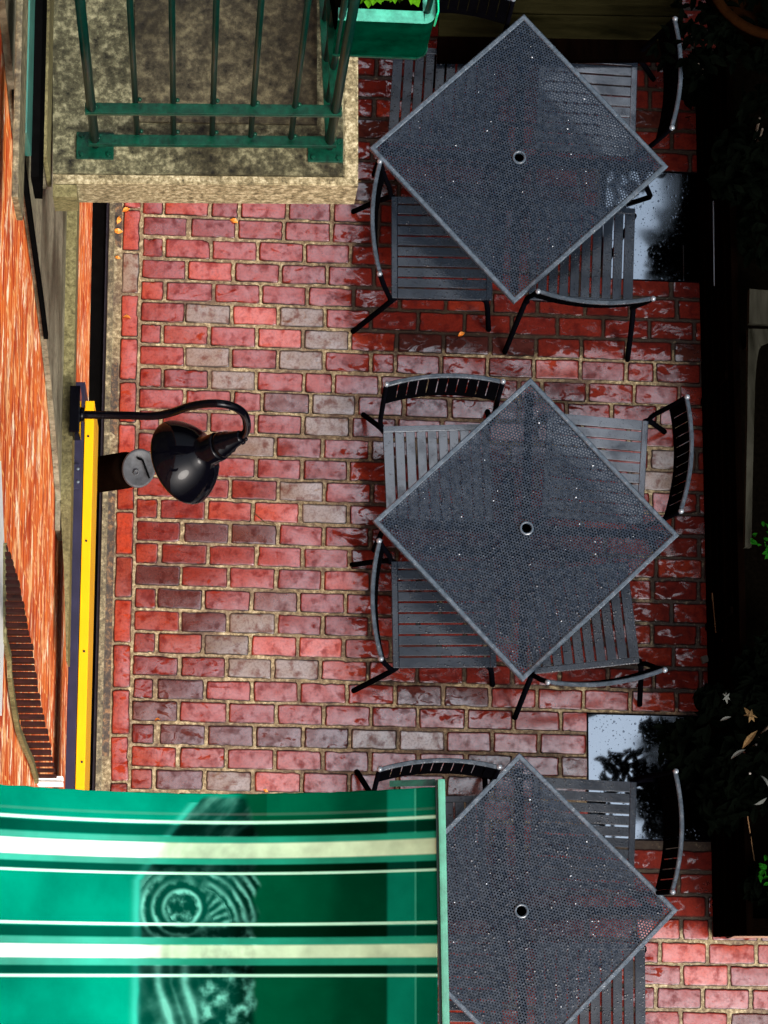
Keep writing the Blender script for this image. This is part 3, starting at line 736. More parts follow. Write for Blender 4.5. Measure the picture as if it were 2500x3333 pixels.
bm = bmesh.new(); lathe(bm, [(0.066, -0.02), (0.070, -0.012), (0.070, 0.004), (0.064, 0.008), (0.058, 0.0035), (0.004, 0.003)], MCp @ Matrix.Diagonal((1.12, 0.95, 1, 1)), 40)
mk('cap', bm, M['steelgrey'], df, True, world=True)
bm = bmesh.new()
for a, b in (((448, 1492), (462, 1496)), ((464, 1496), (486, 1556))): bar(bm, P(a[0], a[1], 1.545), P(b[0], b[1], 1.545), 0.007, 0.012)
mk('slot', bm, M['blackp'], df, world=True)
bm = bmesh.new(); lathe(bm, [(0.012, 0.0), (0.012, 0.010), (0.007, 0.010), (0.006, 0.006)], Matrix.Translation(P(443, 1538, 1.535)) @ Matrix((Xc_, Yc_, capn)).transposed().to_4x4(), 20); mk('lock', bm, M['steelgrey'], df, True, world=True)

# ------------------------------------------------------------------ tables
ZT = 0.73; S = 0.94
def table_meshes():
    H = S / 2; out = {}
    bm = bmesh.new()
    for k in range(4):
        rot = Matrix.Rotation(k * math.pi / 2, 3, 'Z'); wv = 0.021
        o = [(-H, -H), (H, -H), (H - wv, -H + wv), (-H + wv, -H + wv)]
        lo, mid, hi = ZT - 0.028, ZT - 0.003, ZT
        ring = []
        for (x, y), zz in ((o[0], lo), (o[0], mid)): pass
        A = [Vector((-H, -H, lo)), Vector((H, -H, lo)), Vector((H, -H, mid)), Vector((-H, -H, mid)),
             Vector((-H + .004, -H + .004, hi)), Vector((H - .004, -H + .004, hi)), Vector((H - wv + .004, -H + wv - .004, hi)), Vector((-H + wv - .004, -H + wv - .004, hi)),
             Vector((H - wv, -H + wv, mid)), Vector((-H + wv, -H + wv, mid)), Vector((H - wv, -H + wv, lo)), Vector((-H + wv, -H + wv, lo))]
        v = [bm.verts.new(rot @ p) for p in A]
        for f in ((0, 1, 2, 3), (3, 2, 5, 4), (4, 5, 6, 7), (7, 6, 8, 9), (9, 8, 10, 11), (11, 10, 1, 0)): bm.faces.new([v[i] for i in f])
    bmesh.ops.remove_doubles(bm, verts=bm.verts, dist=1e-5)
    out['frame'] = bm
    # perforated top: hexagonal lattice of real holes
    sp = 0.0128; V = []; Fc = []; idx = {}
    def vid(x, y, z):
        k = (round(x * 1e5), round(y * 1e5), z)
        if k not in idx: idx[k] = len(V); V.append((x, y, ZT - 0.009 - (0.0018 if z else 0)))
        return idx[k]
    ro = sp / math.sqrt(3); ri = sp * 0.31; lim = H - 0.014
    ny_ = int(lim / (sp * 0.866)) + 1; nx_ = int(lim / sp) + 1
    for j in range(-ny_, ny_ + 1):
        for i in range(-nx_, nx_ + 1):
            cx = i * sp + (sp / 2 if j % 2 else 0); cy = j * sp * 0.8660254
            if abs(cx) > lim or abs(cy) > lim or math.hypot(cx, cy) < 0.027: continue
            o, q, q2 = [], [], []
            for k in range(6):
                a = math.pi / 6 + k * math.pi / 3
                o.append(vid(cx + ro * math.cos(a), cy + ro * math.sin(a), 0))
                q.append(vid(cx + ri * math.cos(a), cy + ri * math.sin(a), 0)); q2.append(vid(cx + ri * math.cos(a), cy + ri * math.sin(a), 1))
            for k in range(6):
                l = (k + 1) % 6
                Fc.append((o[k], o[l], q[l], q[k])); Fc.append((q[k], q[l], q2[l], q2[k]))
    me = bpy.data.meshes.new('mesh_top'); me.from_pydata(V, [], Fc); me.update(); out['mesh_top'] = me
    bm = bmesh.new(); lathe(bm, [(0.021, -0.02), (0.021, 0.001), (0.024, 0.003), (0.030, 0.002), (0.032, -0.002), (0.032, -0.012), (0.024, -0.02)], Matrix.Translation((0, 0, ZT)), 40)
    for f in list(bm.faces):
        if len(f.verts) > 4: bm.faces.remove(f)
    out['parasol_ring'] = bm
    bm = bmesh.new()
    for k in range(4):
        a = math.pi / 4 + k * math.pi / 2; d = Vector((math.cos(a), math.sin(a), 0))
        bar(bm, d * 0.045 + Vector((0, 0, ZT - 0.03)), d * 0.6 + Vector((0, 0, ZT - 0.03)), 0.035, 0.03)
    out['brace'] = bm
    bm = bmesh.new(); tube(bm, [(0, 0, 0.06), (0, 0, ZT - 0.03)], 0.036, 20, caps=False); out['column'] = bm
    bm = bmesh.new()
    for k in range(4):
        a = math.pi / 4 + k * math.pi / 2; d = Vector((math.cos(a), math.sin(a), 0))
        bar(bm, d * 0.0 + Vector((0, 0, 0.05)), d * 0.38 + Vector((0, 0, 0.022)), 0.045, 0.03, 0.006)
        lathe(bm, [(0.02, 0), (0.02, 0.012)], Matrix.Translation(d * 0.36), 12)
    out['base'] = bm
    return out
def make_table(c, ang):
    t = empty('mesh_table', '', 'table', c, ang, 'square mesh-top tables in a column')
    ms = table_meshes()
    mk('frame', ms['frame'], M['rim'], t)
    link('mesh_top', ms['mesh_top'], M['mesh'], t)
    mk('parasol_ring', ms['parasol_ring'], M['rim'], t, True)
    mk('brace', ms['brace'], M['black'], t); mk('column', ms['column'], M['black'], t, True); mk('base', ms['base'], M['black'], t)
    bm = bmesh.new(); rr_ = random.Random(3)
    for k in range(30):
        x, y = (rr_.random() - .5) * 0.84, (rr_.random() - .5) * 0.84
        bmesh.ops.create_icosphere(bm, subdivisions=1, radius=0.0016 + rr_.random() ** 3 * 0.0028, matrix=Matrix.Translation((x, y, ZT - 0.007)) @ Matrix.Diagonal((1, 1, .6, 1)))
    o = mk('rain_beads', bm, M['drop'], t, True); o['kind'] = 'stuff'
    return t
def copy_tree(o, parent=None):
    c = o.copy(); COL.objects.link(c); c.parent = parent
    for ch in list(o.children): copy_tree(ch, c)
    return c
corners = [[(1205, 478), (1703, 60), (2170, 545), (1680, 970)], [(1216, 1690), (1720, 1232), (2210, 1750), (1708, 2212)], [(1160, 2880), (1688, 2450), (2210, 2965), (1690, 3490)]]
holes = [(1691, 508), (1717, 1718), (1698, 2965)]
angs = []
for k, cs in enumerate(corners):
    p = [P(a, b, ZT) for a, b in cs]
    if k < 2:
        d1 = p[2] - p[0]; d2 = p[1] - p[3]
        a1 = math.atan2(d1.y, d1.x); a2 = math.atan2(d2.y, d2.x) - math.pi / 2
        print('TABLE', k, 'diag', d1.length, d2.length, 'ang', math.degrees(a1), math.degrees(a2))
        angs.append((a1 + a2) / 2)
    else:
        c = P(*holes[2], ZT); d1 = p[2] - c; d2 = p[1] - c
        print('TABLE', k, 'half', d1.length, d2.length, math.degrees(math.atan2(d1.y, d1.x)), math.degrees(math.atan2(d2.y, d2.x)) - 90)
        angs.append((math.atan2(d1.y, d1.x) + math.atan2(d2.y, d2.x) - math.pi / 2) / 2)
tl = ['square grey mesh-top table turned cornerwise at the top, next to the stone balcony',
      'square grey mesh-top table turned cornerwise in the middle of the three',
      'square grey mesh-top table at the bottom, its left corner hidden under the green canvas']
T0 = make_table((0, 0, 0), 0)
for i in range(3):
    t = T0 if i == 0 else copy_tree(T0)
    if i < 2:
        ps = [P(a, b, ZT) for a, b in corners[i]]; c = (ps[0] + ps[1] + ps[2] + ps[3]) / 4
    else: c = P(*holes[i], ZT)
    t.location = (c.x, c.y, 0); t.rotation_euler = (0, 0, angs[i] + math.pi / 4); t['label'] = tl[i]

# ------------------------------------------------------------------ chairs  (local: front +X, back -X, rear seat edge at x = 0)
ZS, ZB = 0.44, 0.91
def make_chair():
    t = empty('slatted_chair', '', 'chair')
    SW, SD = 0.47, 0.455
    bm = bmesh.new()
    # seat: one plate with eight slots, rounded ends
    xs = [0.0, 0.028, SD - 0.028, SD]; ns = 9; sl = 0.0085; mar = 0.022
    pitch = (SW - 2 * mar + sl) / ns
    ys = [-SW / 2]
    edges = [(-SW / 2 + mar - mar, -SW / 2 + mar)]
    slots = [(-SW / 2 + pitch * (k + 1) - sl / 2, -SW / 2 + pitch * (k + 1) + sl / 2) for k in range(ns - 1 + 1) if -SW / 2 + pitch * (k + 1) < SW / 2 - 0.02]
    cuts = [-SW / 2]
    for a, b in slots: cuts += [a, b]
    cuts.append(SW / 2)
    for k in range(0, len(cuts), 2):
        a, b = cuts[k], cuts[k + 1]
        box(bm, (SD / 2, (a + b) / 2, ZS - 0.009), (SD - 0.056 - 0.0004, b - a, 0.018), bev=0.0015)
    for x in (0.014, SD - 0.014): box(bm, (x, 0, ZS - 0.0095), (0.028, SW, 0.019), bev=0.003)
    seat = mk('seat', bm, M['steel'], t)
    bm = bmesh.new()                                   # frame tube beneath the seat
    for sgn in (-1, 1): bar(bm, (0.01, sgn * (SW / 2 - 0.012), ZS - 0.030), (SD - 0.01, sgn * (SW / 2 - 0.012), ZS - 0.030), 0.022, 0.02, 0.003)
    bar(bm, (0.012, -SW / 2 + .024, ZS - 0.030), (0.012, SW / 2 - .024, ZS - 0.030), 0.02, 0.02, 0.003)
    mk('seat_frame', bm, M['black'], t)
    def bx(z): return -0.010 - 0.075 * (z - ZS) / (ZB - ZS)
    BW = 0.25
    for sgn in (-1, 1):
        bm = bmesh.new()
        tube(bm, spline([(-0.004, sgn * (SW / 2 + 0.002), ZS - 0.03), (-0.010, sgn * (BW - 0.001), ZS + 0.05), (bx(0.72), sgn * BW, 0.72), (bx(ZB - .012), sgn * BW, ZB - 0.012)], 6), 0.011, 12)
        mk('back_post', bm, M['black'], t, True)
        bm = bmesh.new(); bmesh.ops.create_uvsphere(bm, u_segments=14, v_segments=8, radius=0.0125, matrix=Matrix.Translation((bx(ZB) - 0.001, sgn * BW, ZB - 0.004)))
        mk('post_cap', bm, M['knob'], t, True)
        bm = bmesh.new()
        tube(bm, spline([(0.02, sgn * (SW / 2 - 0.008), ZS - 0.035), (-0.01, sgn * (SW / 2 + 0.012), ZS - 0.055), (-0.145, sgn * (SW / 2 + 0.052), 0.012)], 5), 0.0125, 12); mk('leg', bm, M['black'], t, True)
        bm = bmesh.new()
        tube(bm, spline([(SD - 0.04, sgn * (SW / 2 - 0.012), ZS - 0.035), (SD - 0.02, sgn * (SW / 2 + 0.004), ZS - 0.055), (SD + 0.03, sgn * (SW / 2 + 0.03), 0.012)], 5), 0.0125, 12); mk('leg', bm, M['black'], t, True)
    bow = 0.031
    def pt(s, z, off=0.0): return Vector((bx(z) - bow * (1 - s * s) - off, s * (BW - 0.012), z))
    # back: curved plate of upright slats between two solid bands
    bm = bmesh.new(); z0, z1 = 0.685, ZB - 0.012; N = 11; gap = 0.022
    def plate(sa, sb, za, zb_, th=0.006, k=3):
        rows = []
        for i in range(k + 1):
            s = sa + (sb - sa) * i / k
            rows.append([bm.verts.new(pt(s, za)), bm.verts.new(pt(s, zb_)), bm.verts.new(pt(s, zb_, th)), bm.verts.new(pt(s, za, th))])
        for a, b in zip(rows, rows[1:]):
            for q in range(4): bm.faces.new((a[q], a[(q + 1) % 4], b[(q + 1) % 4], b[q]))
        bm.faces.new(rows[0]); bm.faces.new(rows[-1][::-1])
    plate(-1, 1, z0, z0 + 0.022, k=24); plate(-1, 1, z1 - 0.018, z1, k=24)
    for k in range(N):
        sa = -1 + 2 * k / N + (gap / 2 if k else 0); sb = -1 + 2 * (k + 1) / N - (gap / 2 if k < N - 1 else 0)
        plate(sa, sb, z0 + 0.022, z1 - 0.018)
    mk('backrest', bm, M['backp'], t)
    bm = bmesh.new(); rows = []
    for i in range(25):
        s = -1 + 2 * i / 24
        p = pt(s * 1.0, ZB - 0.011)
        rows.append([bm.verts.new(p + Vector(v)) for v in ((0.006, 0, 0), (0.006, 0, 0.008), (0.002, 0, 0.011), (-0.010, 0, 0.011), (-0.013, 0, 0.008), (-0.013, 0, 0))])
    for a, b in zip(rows, rows[1:]):
        for q in range(6): bm.faces.new((a[q], a[(q + 1) % 6], b[(q + 1) % 6], b[q]))
    bm.faces.new(rows[0]); bm.faces.new(rows[-1][::-1])
    mk('top_rail', bm, M['railtop'], t)
    return t
# rear-seat-edge centre (photo pixels at seat height), direction the chair faces (degrees, 0 = +X), label
chairs = [
    ((1450, 160), -93, 'slatted grey chair at the upper left of the top table, under the green plant holder'),
    ((2072, 345), 178, 'slatted grey chair at the upper right of the top table, its seat shining pale'),
    ((1274, 804), 0.5, 'slatted dark chair at the lower left of the top table, beside the balcony corner'),
    ((1890, 985), 88, 'slatted chair bottom right of the top table, its curved back rail crossing the seat'),
    ((1418, 1383), -87, 'slatted pale chair at the upper left of the middle table, its barred back fully visible'),
    ((2102, 1538), 176.5, 'slatted chair upper right of the middle table, its barred back toward the dark planter'),
    ((1276, 2000), 1.5, 'slatted dark chair at the lower left of the middle table, rain wet on its seat'),
    ((1912, 2176), 97, 'slatted chair at the bottom right of the middle table, turned slightly askew'),
    ((1400, 2592), -88, 'slatted chair at the upper left of the bottom table, mostly under the green canvas'),
    ((2068, 2722), 178, 'slatted dark chair at the upper right of the bottom table, beside the planter leaves'),
    ((1925, 3420), 90, 'slatted chair at the bottom right of the bottom table, cut off by the lower edge'),
    ((1290, 3220), 0, 'slatted dark chair at the lower left of the bottom table, nearly hidden by the canvas'),
]
C0 = make_chair()
for i, (pc, a, lab) in enumerate(chairs):
    c = C0 if i == 0 else copy_tree(C0)
    p = P(pc[0], pc[1], ZS); c.location = (p.x, p.y, 0); c.rotation_euler = (0, 0, math.radians(a - 0.6))
    if i in (1, 4, 5):                                 # rain stands on these seats
        for ch in c.children:
            if ch.name.split('.')[0] == 'seat': ch.material_slots[0].link = 'OBJECT'; ch.material_slots[0].material = M['steelwet']
    c['label'] = lab; c['group'] = 'slatted chairs around the mesh tables'

# ------------------------------------------------------------------ green canvas awning
ZA = 7.0; SC = F / (HC - ZA)
def an(a, b):                                           # design coordinates -> nothing to do with the lens, just metres
    return Vector(((a - 600) / SC, (3200 - b) / SC, 0))
def nz(a, b, s, seed=0.0): return noise.noise(Vector((a * s, b * s, seed)))
def fb(a, b, s, seed=0.0): return noise.fractal(Vector((a * s, b * s, seed)), 1.0, 2.0, 4)
def sm(x, a, b):
    t = max(0, min(1, (x - a) / (b - a))); return t * t * (3 - 2 * t)
def orn(a, b):
    """value of the scroll ornament in the canvas colour, 0 dark to 1 pale, and its coverage"""
    left = 452 + 14 * nz(0, b, 0.012) - 6
    if b < 2860: left = 455 + (2860 - b) * 0.55 + (2860 - b) ** 2 * 0.0006
    right = 838 + 18 * nz(5, b, 0.02)
    if b < 2700: right = 838 - (2700 - b) * 0.30
    cov = sm(a, left - 6, left + 6) * (1 - sm(a, right - 18, right + 10)) * sm(b, 2572, 2592)
    v = 0.34 + 0.5 * fb(a, b, 0.012, 1.3)
    dx, dy = a - 588, b - 2952; r = math.hypot(dx, dy * 1.05); th = math.atan2(dy, dx)
    f2 = fb(a, b, 0.03, 4)
    def ring(r_, c_, w_): return math.exp(-((r_ - c_) / w_) ** 2)
    r += 5 * f2
    if r < 150:                                        # volute eye and its rings
        v = 0.30 + 0.3 * f2
        side = 0.5 + 0.5 * math.cos(th - 2.6)
        v += 0.75 * ring(r, 60, 8) * (0.35 + 0.65 * abs(math.cos(th * 0.5 + 0.3))) - 0.45 * ring(r, 78, 8) + 0.5 * ring(r, 96, 7) * side + 0.6 * ring(r, 132, 9) * side - 0.4 * ring(r, 114, 8) * side
        if r < 48: v = 0.28 + 0.95 * fb(a, b, 0.03, 8)
    if a > 655 and b < 3010 and b > 2820:
        r2 = math.hypot(a - 610, b - 3020) + 4 * f2; t2 = math.atan2(b - 3020, a - 610)
        v0 = v
        if 90 < r2 < 180: v = 0.42 + 0.30 * math.sin(t2 * 30) * (1 if r2 < 140 else 0.3) + 0.35 * f2
        if r2 >= 150: v = 0.40 + 0.42 * math.sin((r2 - 158) / 4.6) * (0.75 + 0.25 * math.sin(t2 * 9)) + 0.2 * f2
        kb = sm(a, 652, 700) * sm(b, 2820, 2845); v = v0 * (1 - kb) + v * kb
    if b > 3030 and a < 660:                             # hanging flutes that turn into leafage
        k = sm(b, 3030, 3060); sway = (b - 3200) * 0.35 if b > 3200 else 0
        fl = 0.75 * ring(a - sway, 512, 15) + 0.7 * ring(a - sway, 600, 16) + 0.3 * ring(a - sway, 556, 8)
        v = v * (1 - k) + k * (0.22 + fl + 0.35 * fb(a, b, 0.012, 6))
    if b > 2985 and a >= 630:
        kb = sm(a, 632, 672) * sm(b, 2985, 3015); v = v * (1 - kb) + kb * (0.34 + 0.95 * fb(a, b, 0.020, 9))
    if b < 2800: v = 0.30 + 0.6 * fb(a * 0.7 + b * 0.7, (b - a) * 0.25, 0.02, 3)
    return max(0, min(1, v)), cov
def canvas_col(a, b):
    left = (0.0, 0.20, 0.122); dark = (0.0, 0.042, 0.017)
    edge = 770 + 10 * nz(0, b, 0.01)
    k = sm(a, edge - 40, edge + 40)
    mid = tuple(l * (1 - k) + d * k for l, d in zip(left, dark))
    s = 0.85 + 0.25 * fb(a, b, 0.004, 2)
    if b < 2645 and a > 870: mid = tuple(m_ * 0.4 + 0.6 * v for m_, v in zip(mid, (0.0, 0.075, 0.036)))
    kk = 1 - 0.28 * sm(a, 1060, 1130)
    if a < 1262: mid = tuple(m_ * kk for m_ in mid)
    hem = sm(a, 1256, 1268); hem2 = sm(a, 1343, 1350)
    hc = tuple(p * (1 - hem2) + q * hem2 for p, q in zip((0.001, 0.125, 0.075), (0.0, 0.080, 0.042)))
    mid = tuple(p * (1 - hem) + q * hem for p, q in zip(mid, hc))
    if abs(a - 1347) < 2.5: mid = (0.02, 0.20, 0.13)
    c = [m_ * s for m_ in mid]
    v, cov = orn(a, b)
    oc = [0.10 * v ** 2.2, 0.006 + 0.36 * v ** 2.0, 0.004 + 0.28 * v ** 2.0]
    # stripes
    bands = [(2637, 2640, 'hl'), (2661, 2671, 'w'), (2675, 2711, 'd'), (2714, 2733, 't'), (2733, 2788, 'c'), (2788, 2807, 't'), (2808, 2833, 'd'), (2833, 2841, 'w'),
             (3001, 3010, 'w'), (3014, 3048, 'd'), (3050, 3072, 't'), (3072, 3119, 'c'), (3119, 3141, 't'), (3142, 3168, 'd'), (3170, 3179, 'w'),
             (3380, 3389, 'w'), (3393, 3430, 'd'), (3432, 3454, 't'), (3454, 3500, 'c')]
    cov *= 0.86
    c = [c[i] * (1 - cov) + oc[i] * cov for i in range(3)]
    lb = 452 if b > 2860 else 455 + (2860 - b) * 0.55 + (2860 - b) ** 2 * 0.0006
    gl = 0.6 * math.exp(-((a - lb + 14) / 13.0) ** 2) * (1 if b > 2600 else 0)
    c = [c[i] * (1 - gl) + (0.03, 0.38, 0.28)[i] * gl for i in range(3)]
    for b0, b1, kd in bands:
        if b0 - 4 <= b <= b1 + 4:
            keep = list(c); sw = 5.0 if kd in 'dt' else 3.0 if kd == 'w' else 9.0
            wgt = max(0.0, min(1.0, (b - b0) / sw + 0.5)) * max(0.0, min(1.0, (b1 - b) / sw + 0.5))
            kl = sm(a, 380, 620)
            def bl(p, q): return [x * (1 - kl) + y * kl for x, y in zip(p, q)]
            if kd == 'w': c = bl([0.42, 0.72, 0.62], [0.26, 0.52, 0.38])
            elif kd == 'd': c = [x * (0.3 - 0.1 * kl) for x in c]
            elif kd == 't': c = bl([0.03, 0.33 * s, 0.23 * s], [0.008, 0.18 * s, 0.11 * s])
            elif kd == 'hl': c = [x + 0.04 for x in c]
            else:
                q = (0.9 + 0.25 * fb(a, b, 0.012, 5)) * (1 - cov * (0.28 - 0.4 * v))
                kk = sm(a + 60 * fb(a, b, 0.006, 7), 430, 560)
                edge_ = min(1, min(b - b0, b1 - b) / 7.0 + 0.25)
                c = [(x * (1 - kk) + y * q * kk) * edge_ + z * (1 - edge_) for x, y, z in zip((0.80, 0.84, 0.84), (0.34, 0.50, 0.33), (0.01, 0.24, 0.15))]
            c = [x * wgt + y * (1 - wgt) for x, y in zip(c, keep)]
    return c
aw = empty('striped_awning', 'glossy green canvas with white stripes and a pale scroll pattern stretched across the lower left', 'awning', an(700, 2600) + Vector((0, 0, ZA)))
NA, NB = 560, 380
a0, a1, b0, b1 = -260.0, 1412.0, 2569.0, 3560.0
V = []; Cc = []
def asag(a, b):
    s = 0.22 * (1 - ((min(max(a, 0), 1412) - 706) / 706.0) ** 2) + 0.006 * fb(a, b, 0.002, 3)
    return ZA - s * 1.0
for j in range(NB + 1):
    b = b0 + (b1 - b0) * j / NB
    for i in range(NA + 1):
        a = a0 + (a1 - a0) * i / NA
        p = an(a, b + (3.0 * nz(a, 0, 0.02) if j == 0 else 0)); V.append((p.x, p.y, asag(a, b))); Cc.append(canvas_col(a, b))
Fc = [(j * (NA + 1) + i, (j + 1) * (NA + 1) + i, (j + 1) * (NA + 1) + i + 1, j * (NA + 1) + i + 1) for j in range(NB) for i in range(NA)]
me = bpy.data.meshes.new('canvas'); me.from_pydata([tuple(Vector(v) - Vector(aw.location)) for v in V], [], Fc); me.update(); setcol(me, Cc)
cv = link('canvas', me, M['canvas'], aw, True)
md = cv.modifiers.new('thickness', 'SOLIDIFY'); md.thickness = 0.0015; md.offset = -1
bm = bmesh.new(); bar(bm, an(1426, 2545) + Vector((0, 0, ZA + 0.004)), an(1441, 3560) + Vector((0, 0, ZA + 0.004)), 0.014, 0.02, 0.004); mk('edge_pole', bm, M['polegreen'], aw, world=True)
bm = bmesh.new(); bar(bm, an(1413, 2548) + Vector((0, 0, ZA - 0.002)), an(1426, 3560) + Vector((0, 0, ZA - 0.002)), 0.006, 0.012); mk('edge_seam', bm, M['greend'], aw, world=True)
bm = bmesh.new(); prism(bm, [an(a, b) + Vector((0, 0, ZA - 0.03)) for a, b in ((1262, 2546), (1412, 2540), (1412, 2562), (1262, 2566))], (0, 0, -0.003)); mk('under_flap', bm, M['green'], aw, world=True)

# ------------------------------------------------------------------ dark timber planter along the right
pb = empty('timber_planter', 'long black timber planter of horizontal boards along the right side of the patio', 'planter', P(2340, 3040, 0))
PH = 0.62
x0 = P(2292, 1700).x; yN = P(2345, 3052).y; yF = P(2292, 250).y
NBd = 5
for k in range(NBd):
    bm = bmesh.new(); h = PH / NBd
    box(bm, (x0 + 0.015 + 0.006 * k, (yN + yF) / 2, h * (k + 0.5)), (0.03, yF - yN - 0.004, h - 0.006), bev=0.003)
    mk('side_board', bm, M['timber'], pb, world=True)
bm = bmesh.new()
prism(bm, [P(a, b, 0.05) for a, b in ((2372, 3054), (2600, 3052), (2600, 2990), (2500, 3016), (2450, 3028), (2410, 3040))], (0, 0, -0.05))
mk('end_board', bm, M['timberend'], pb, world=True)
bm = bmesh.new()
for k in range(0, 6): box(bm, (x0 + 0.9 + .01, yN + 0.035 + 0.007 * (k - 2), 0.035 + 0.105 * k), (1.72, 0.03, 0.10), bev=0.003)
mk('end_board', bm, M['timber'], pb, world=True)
for k in range(1, 4):
    bm = bmesh.new(); box(bm, (x0 - 0.004, yN + 0.35 + k * 1.05, PH / 2), (0.012, 0.03, PH - .05)); mk('batten', bm, M['timber'], pb, world=True)
# pale arris lines where boards have weathered
bm = bmesh.new(); za = PH * 3 / 5
bar(bm, P(2325, 930, za), P(2322, 655, za), 0.004, 0.004); mk('metal_strip', bm, M['knob'], pb, world=True)
for pa, pb_, z0_, z1_ in (((2486, 3000), (2432, 2650), 0.3, PH + .06), ((2330, 2060), (2318, 1930), .25, .3), ((2372, 1450), (2362, 1560), .25, .3), ((2358, 2230), (2352, 2080), .25, .3), ((2410, 2220), (2412, 2100), .4, .4)):
    bm = bmesh.new(); bar(bm, P(*pa, z0_), P(*pb_, z1_), 0.004, 0.004); mk('worn_edge', bm, M['timberedge'], pb, world=True)
bm = bmesh.new()
bar(bm, P(2384, 1620, za + .02), P(2402, 1210, za + .02), 0.005, 0.005); bar(bm, P(2388, 1750, za + .02), P(2384, 1620, za + .02), 0.005, 0.005); bar(bm, P(2405, 2010, za + .02), P(2388, 1750, za + .02), 0.005, 0.005)
mk('worn_edge', bm, M['timberedge'], pb, world=True)
bm = bmesh.new(); prism(bm, [Vector((x0 + 0.05, yN + 0.08, PH - 0.1)), Vector((x0 + 1.7, yN + 0.08, PH - 0.1)), Vector((x0 + 1.7, yF - 0.05, PH - 0.1)), Vector((x0 + 0.05, yF - 0.05, PH - 0.1))], (0, 0, -0.1)); mk('soil', bm, M['soil'], pb, world=True)

# weathered rail / frame standing in the planter at the right edge
fr = empty('bench_frame', 'weathered grey-green timber rail with rounded inner corner at the right edge', 'bench', P(2450, 1700, 0))
zf = 0.75
bm = bmesh.new()
outer = [(2436, 1070), (2432, 1400), (2425, 1780), (2446, 1780), (2450, 1560), (2458, 1250), (2463, 1180), (2470, 1140), (2482, 1120), (2520, 1105), (2560, 1100), (2560, 1072)]
prism(bm, [P(a, b, zf) for a, b in outer], (0, 0, -0.04)); mk('rail', bm, M['cap'], fr, world=True)
bm = bmesh.new(); prism(bm, [P(a, b, zf) for a, b in ((2440, 940), (2560, 950), (2560, 1060), (2438, 1052))], (0, 0, -0.04)); mk('end_panel', bm, M['cap'], fr, world=True)
bm = bmesh.new()
for a, b in ((2438, 1090), (2432, 1740), (2540, 1090)): p = P(a + 5, b, zf - .02); bar(bm, (p.x + .03, p.y, 0), (p.x + .03, p.y, zf - 0.042), 0.04, 0.04)
mk('leg', bm, M['timber'], fr, world=True)

# dark shrubs in and beyond the planter
def clump(bm, c, r, nleaf, size, flat=0.4, sq=0.7):
    for _ in range(nleaf):
        v = Vector((R.gauss(0, 1), R.gauss(0, 1), R.gauss(0, 1))).normalized() * r * (0.55 + 0.5 * R.random()); v.z *= sq
        leaf(bm, Vector(c) + v, size * (0.7 + 0.6 * R.random()), flat=flat)
shr = [((2400, 2470, 0.75), 0.22, 'dark leafy shrub overhanging the planter between the middle and bottom chairs'),
       ((2470, 2280, 0.7), 0.15, 'small dark shrub just above the planter leaves on the right edge'),
       ((2470, 120, 0.75), 0.3, 'dark shrub in the upper right corner around the brown pot'),
       ((2275, 250, 0.30), 0.13, 'small dark shrub behind the upper right chair of the top table'),
       ((2430, 560, 0.72), 0.26, 'dark shrub in the planter right of the top table'),
       ((2520, 2900, 0.72), 0.14, 'low dark shrub near the end board of the planter')]
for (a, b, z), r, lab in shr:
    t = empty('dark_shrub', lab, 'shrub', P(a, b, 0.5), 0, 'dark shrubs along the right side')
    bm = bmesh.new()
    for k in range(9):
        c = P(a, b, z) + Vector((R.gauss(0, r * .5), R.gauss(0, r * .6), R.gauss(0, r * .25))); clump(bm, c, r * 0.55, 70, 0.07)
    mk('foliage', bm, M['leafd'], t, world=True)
    bm = bmesh.new()
    for k in range(4):
        p = P(a, b, 0.5); tube(bm, [p, p + Vector((R.gauss(0, r * .4), R.gauss(0, r * .4), r * 1.4))], [0.012, 0.005], 6)
    mk('stem', bm, M['bark'], t, world=True)
pale = [((2365, 2272), 0.05, 95, 'leafw', 'small pale forked leaf on the dark shrub, upper left of the brown leaf'),
        ((2362, 2338), 0.05, 20, 'leafw', 'small grey leaf on the dark shrub, left of the brown leaf'),
        ((2440, 2325), 0.075, -55, 'leafp', 'brown three-pointed dry leaf resting on the dark shrub'),
        ((2440, 2405), 0.10, 50, 'leafp', 'long tan curled leaf on the dark shrub'),
        ((2402, 2452), 0.075, 32, 'leafw', 'thin cream leaf below the long tan leaf'),
        ((2495, 2545), 0.07, -60, 'leafw', 'cream leaf at the right edge beside the planter'),
        ((2478, 2610), 0.06, 30, 'leafw', 'greyish leaf at the right edge below the cream leaf')]
for (a, b), s_, ang, mt, lab in pale:
    bm = bmesh.new(); c = P(a, b, 0.98); d = Vector((math.cos(math.radians(ang)), math.sin(math.radians(ang)), 0.1)).normalized()
    leaf(bm, Vector((0, 0, 0)), s_, d, wid=0.26)
    if 'three' in lab or 'forked' in lab:
        for o_ in (-50, 45): leaf(bm, d * s_ * 0.1 + Vector((0, 0, 0.003)), s_ * 0.8, Vector((math.cos(math.radians(ang + o_)), math.sin(math.radians(ang + o_)), 0.1)).normalized(), wid=0.26)
    o = mk('leaf', bm, M[mt]); o.location = c; tag(o, lab, 'leaf', 'pale leaves on the dark shrub')
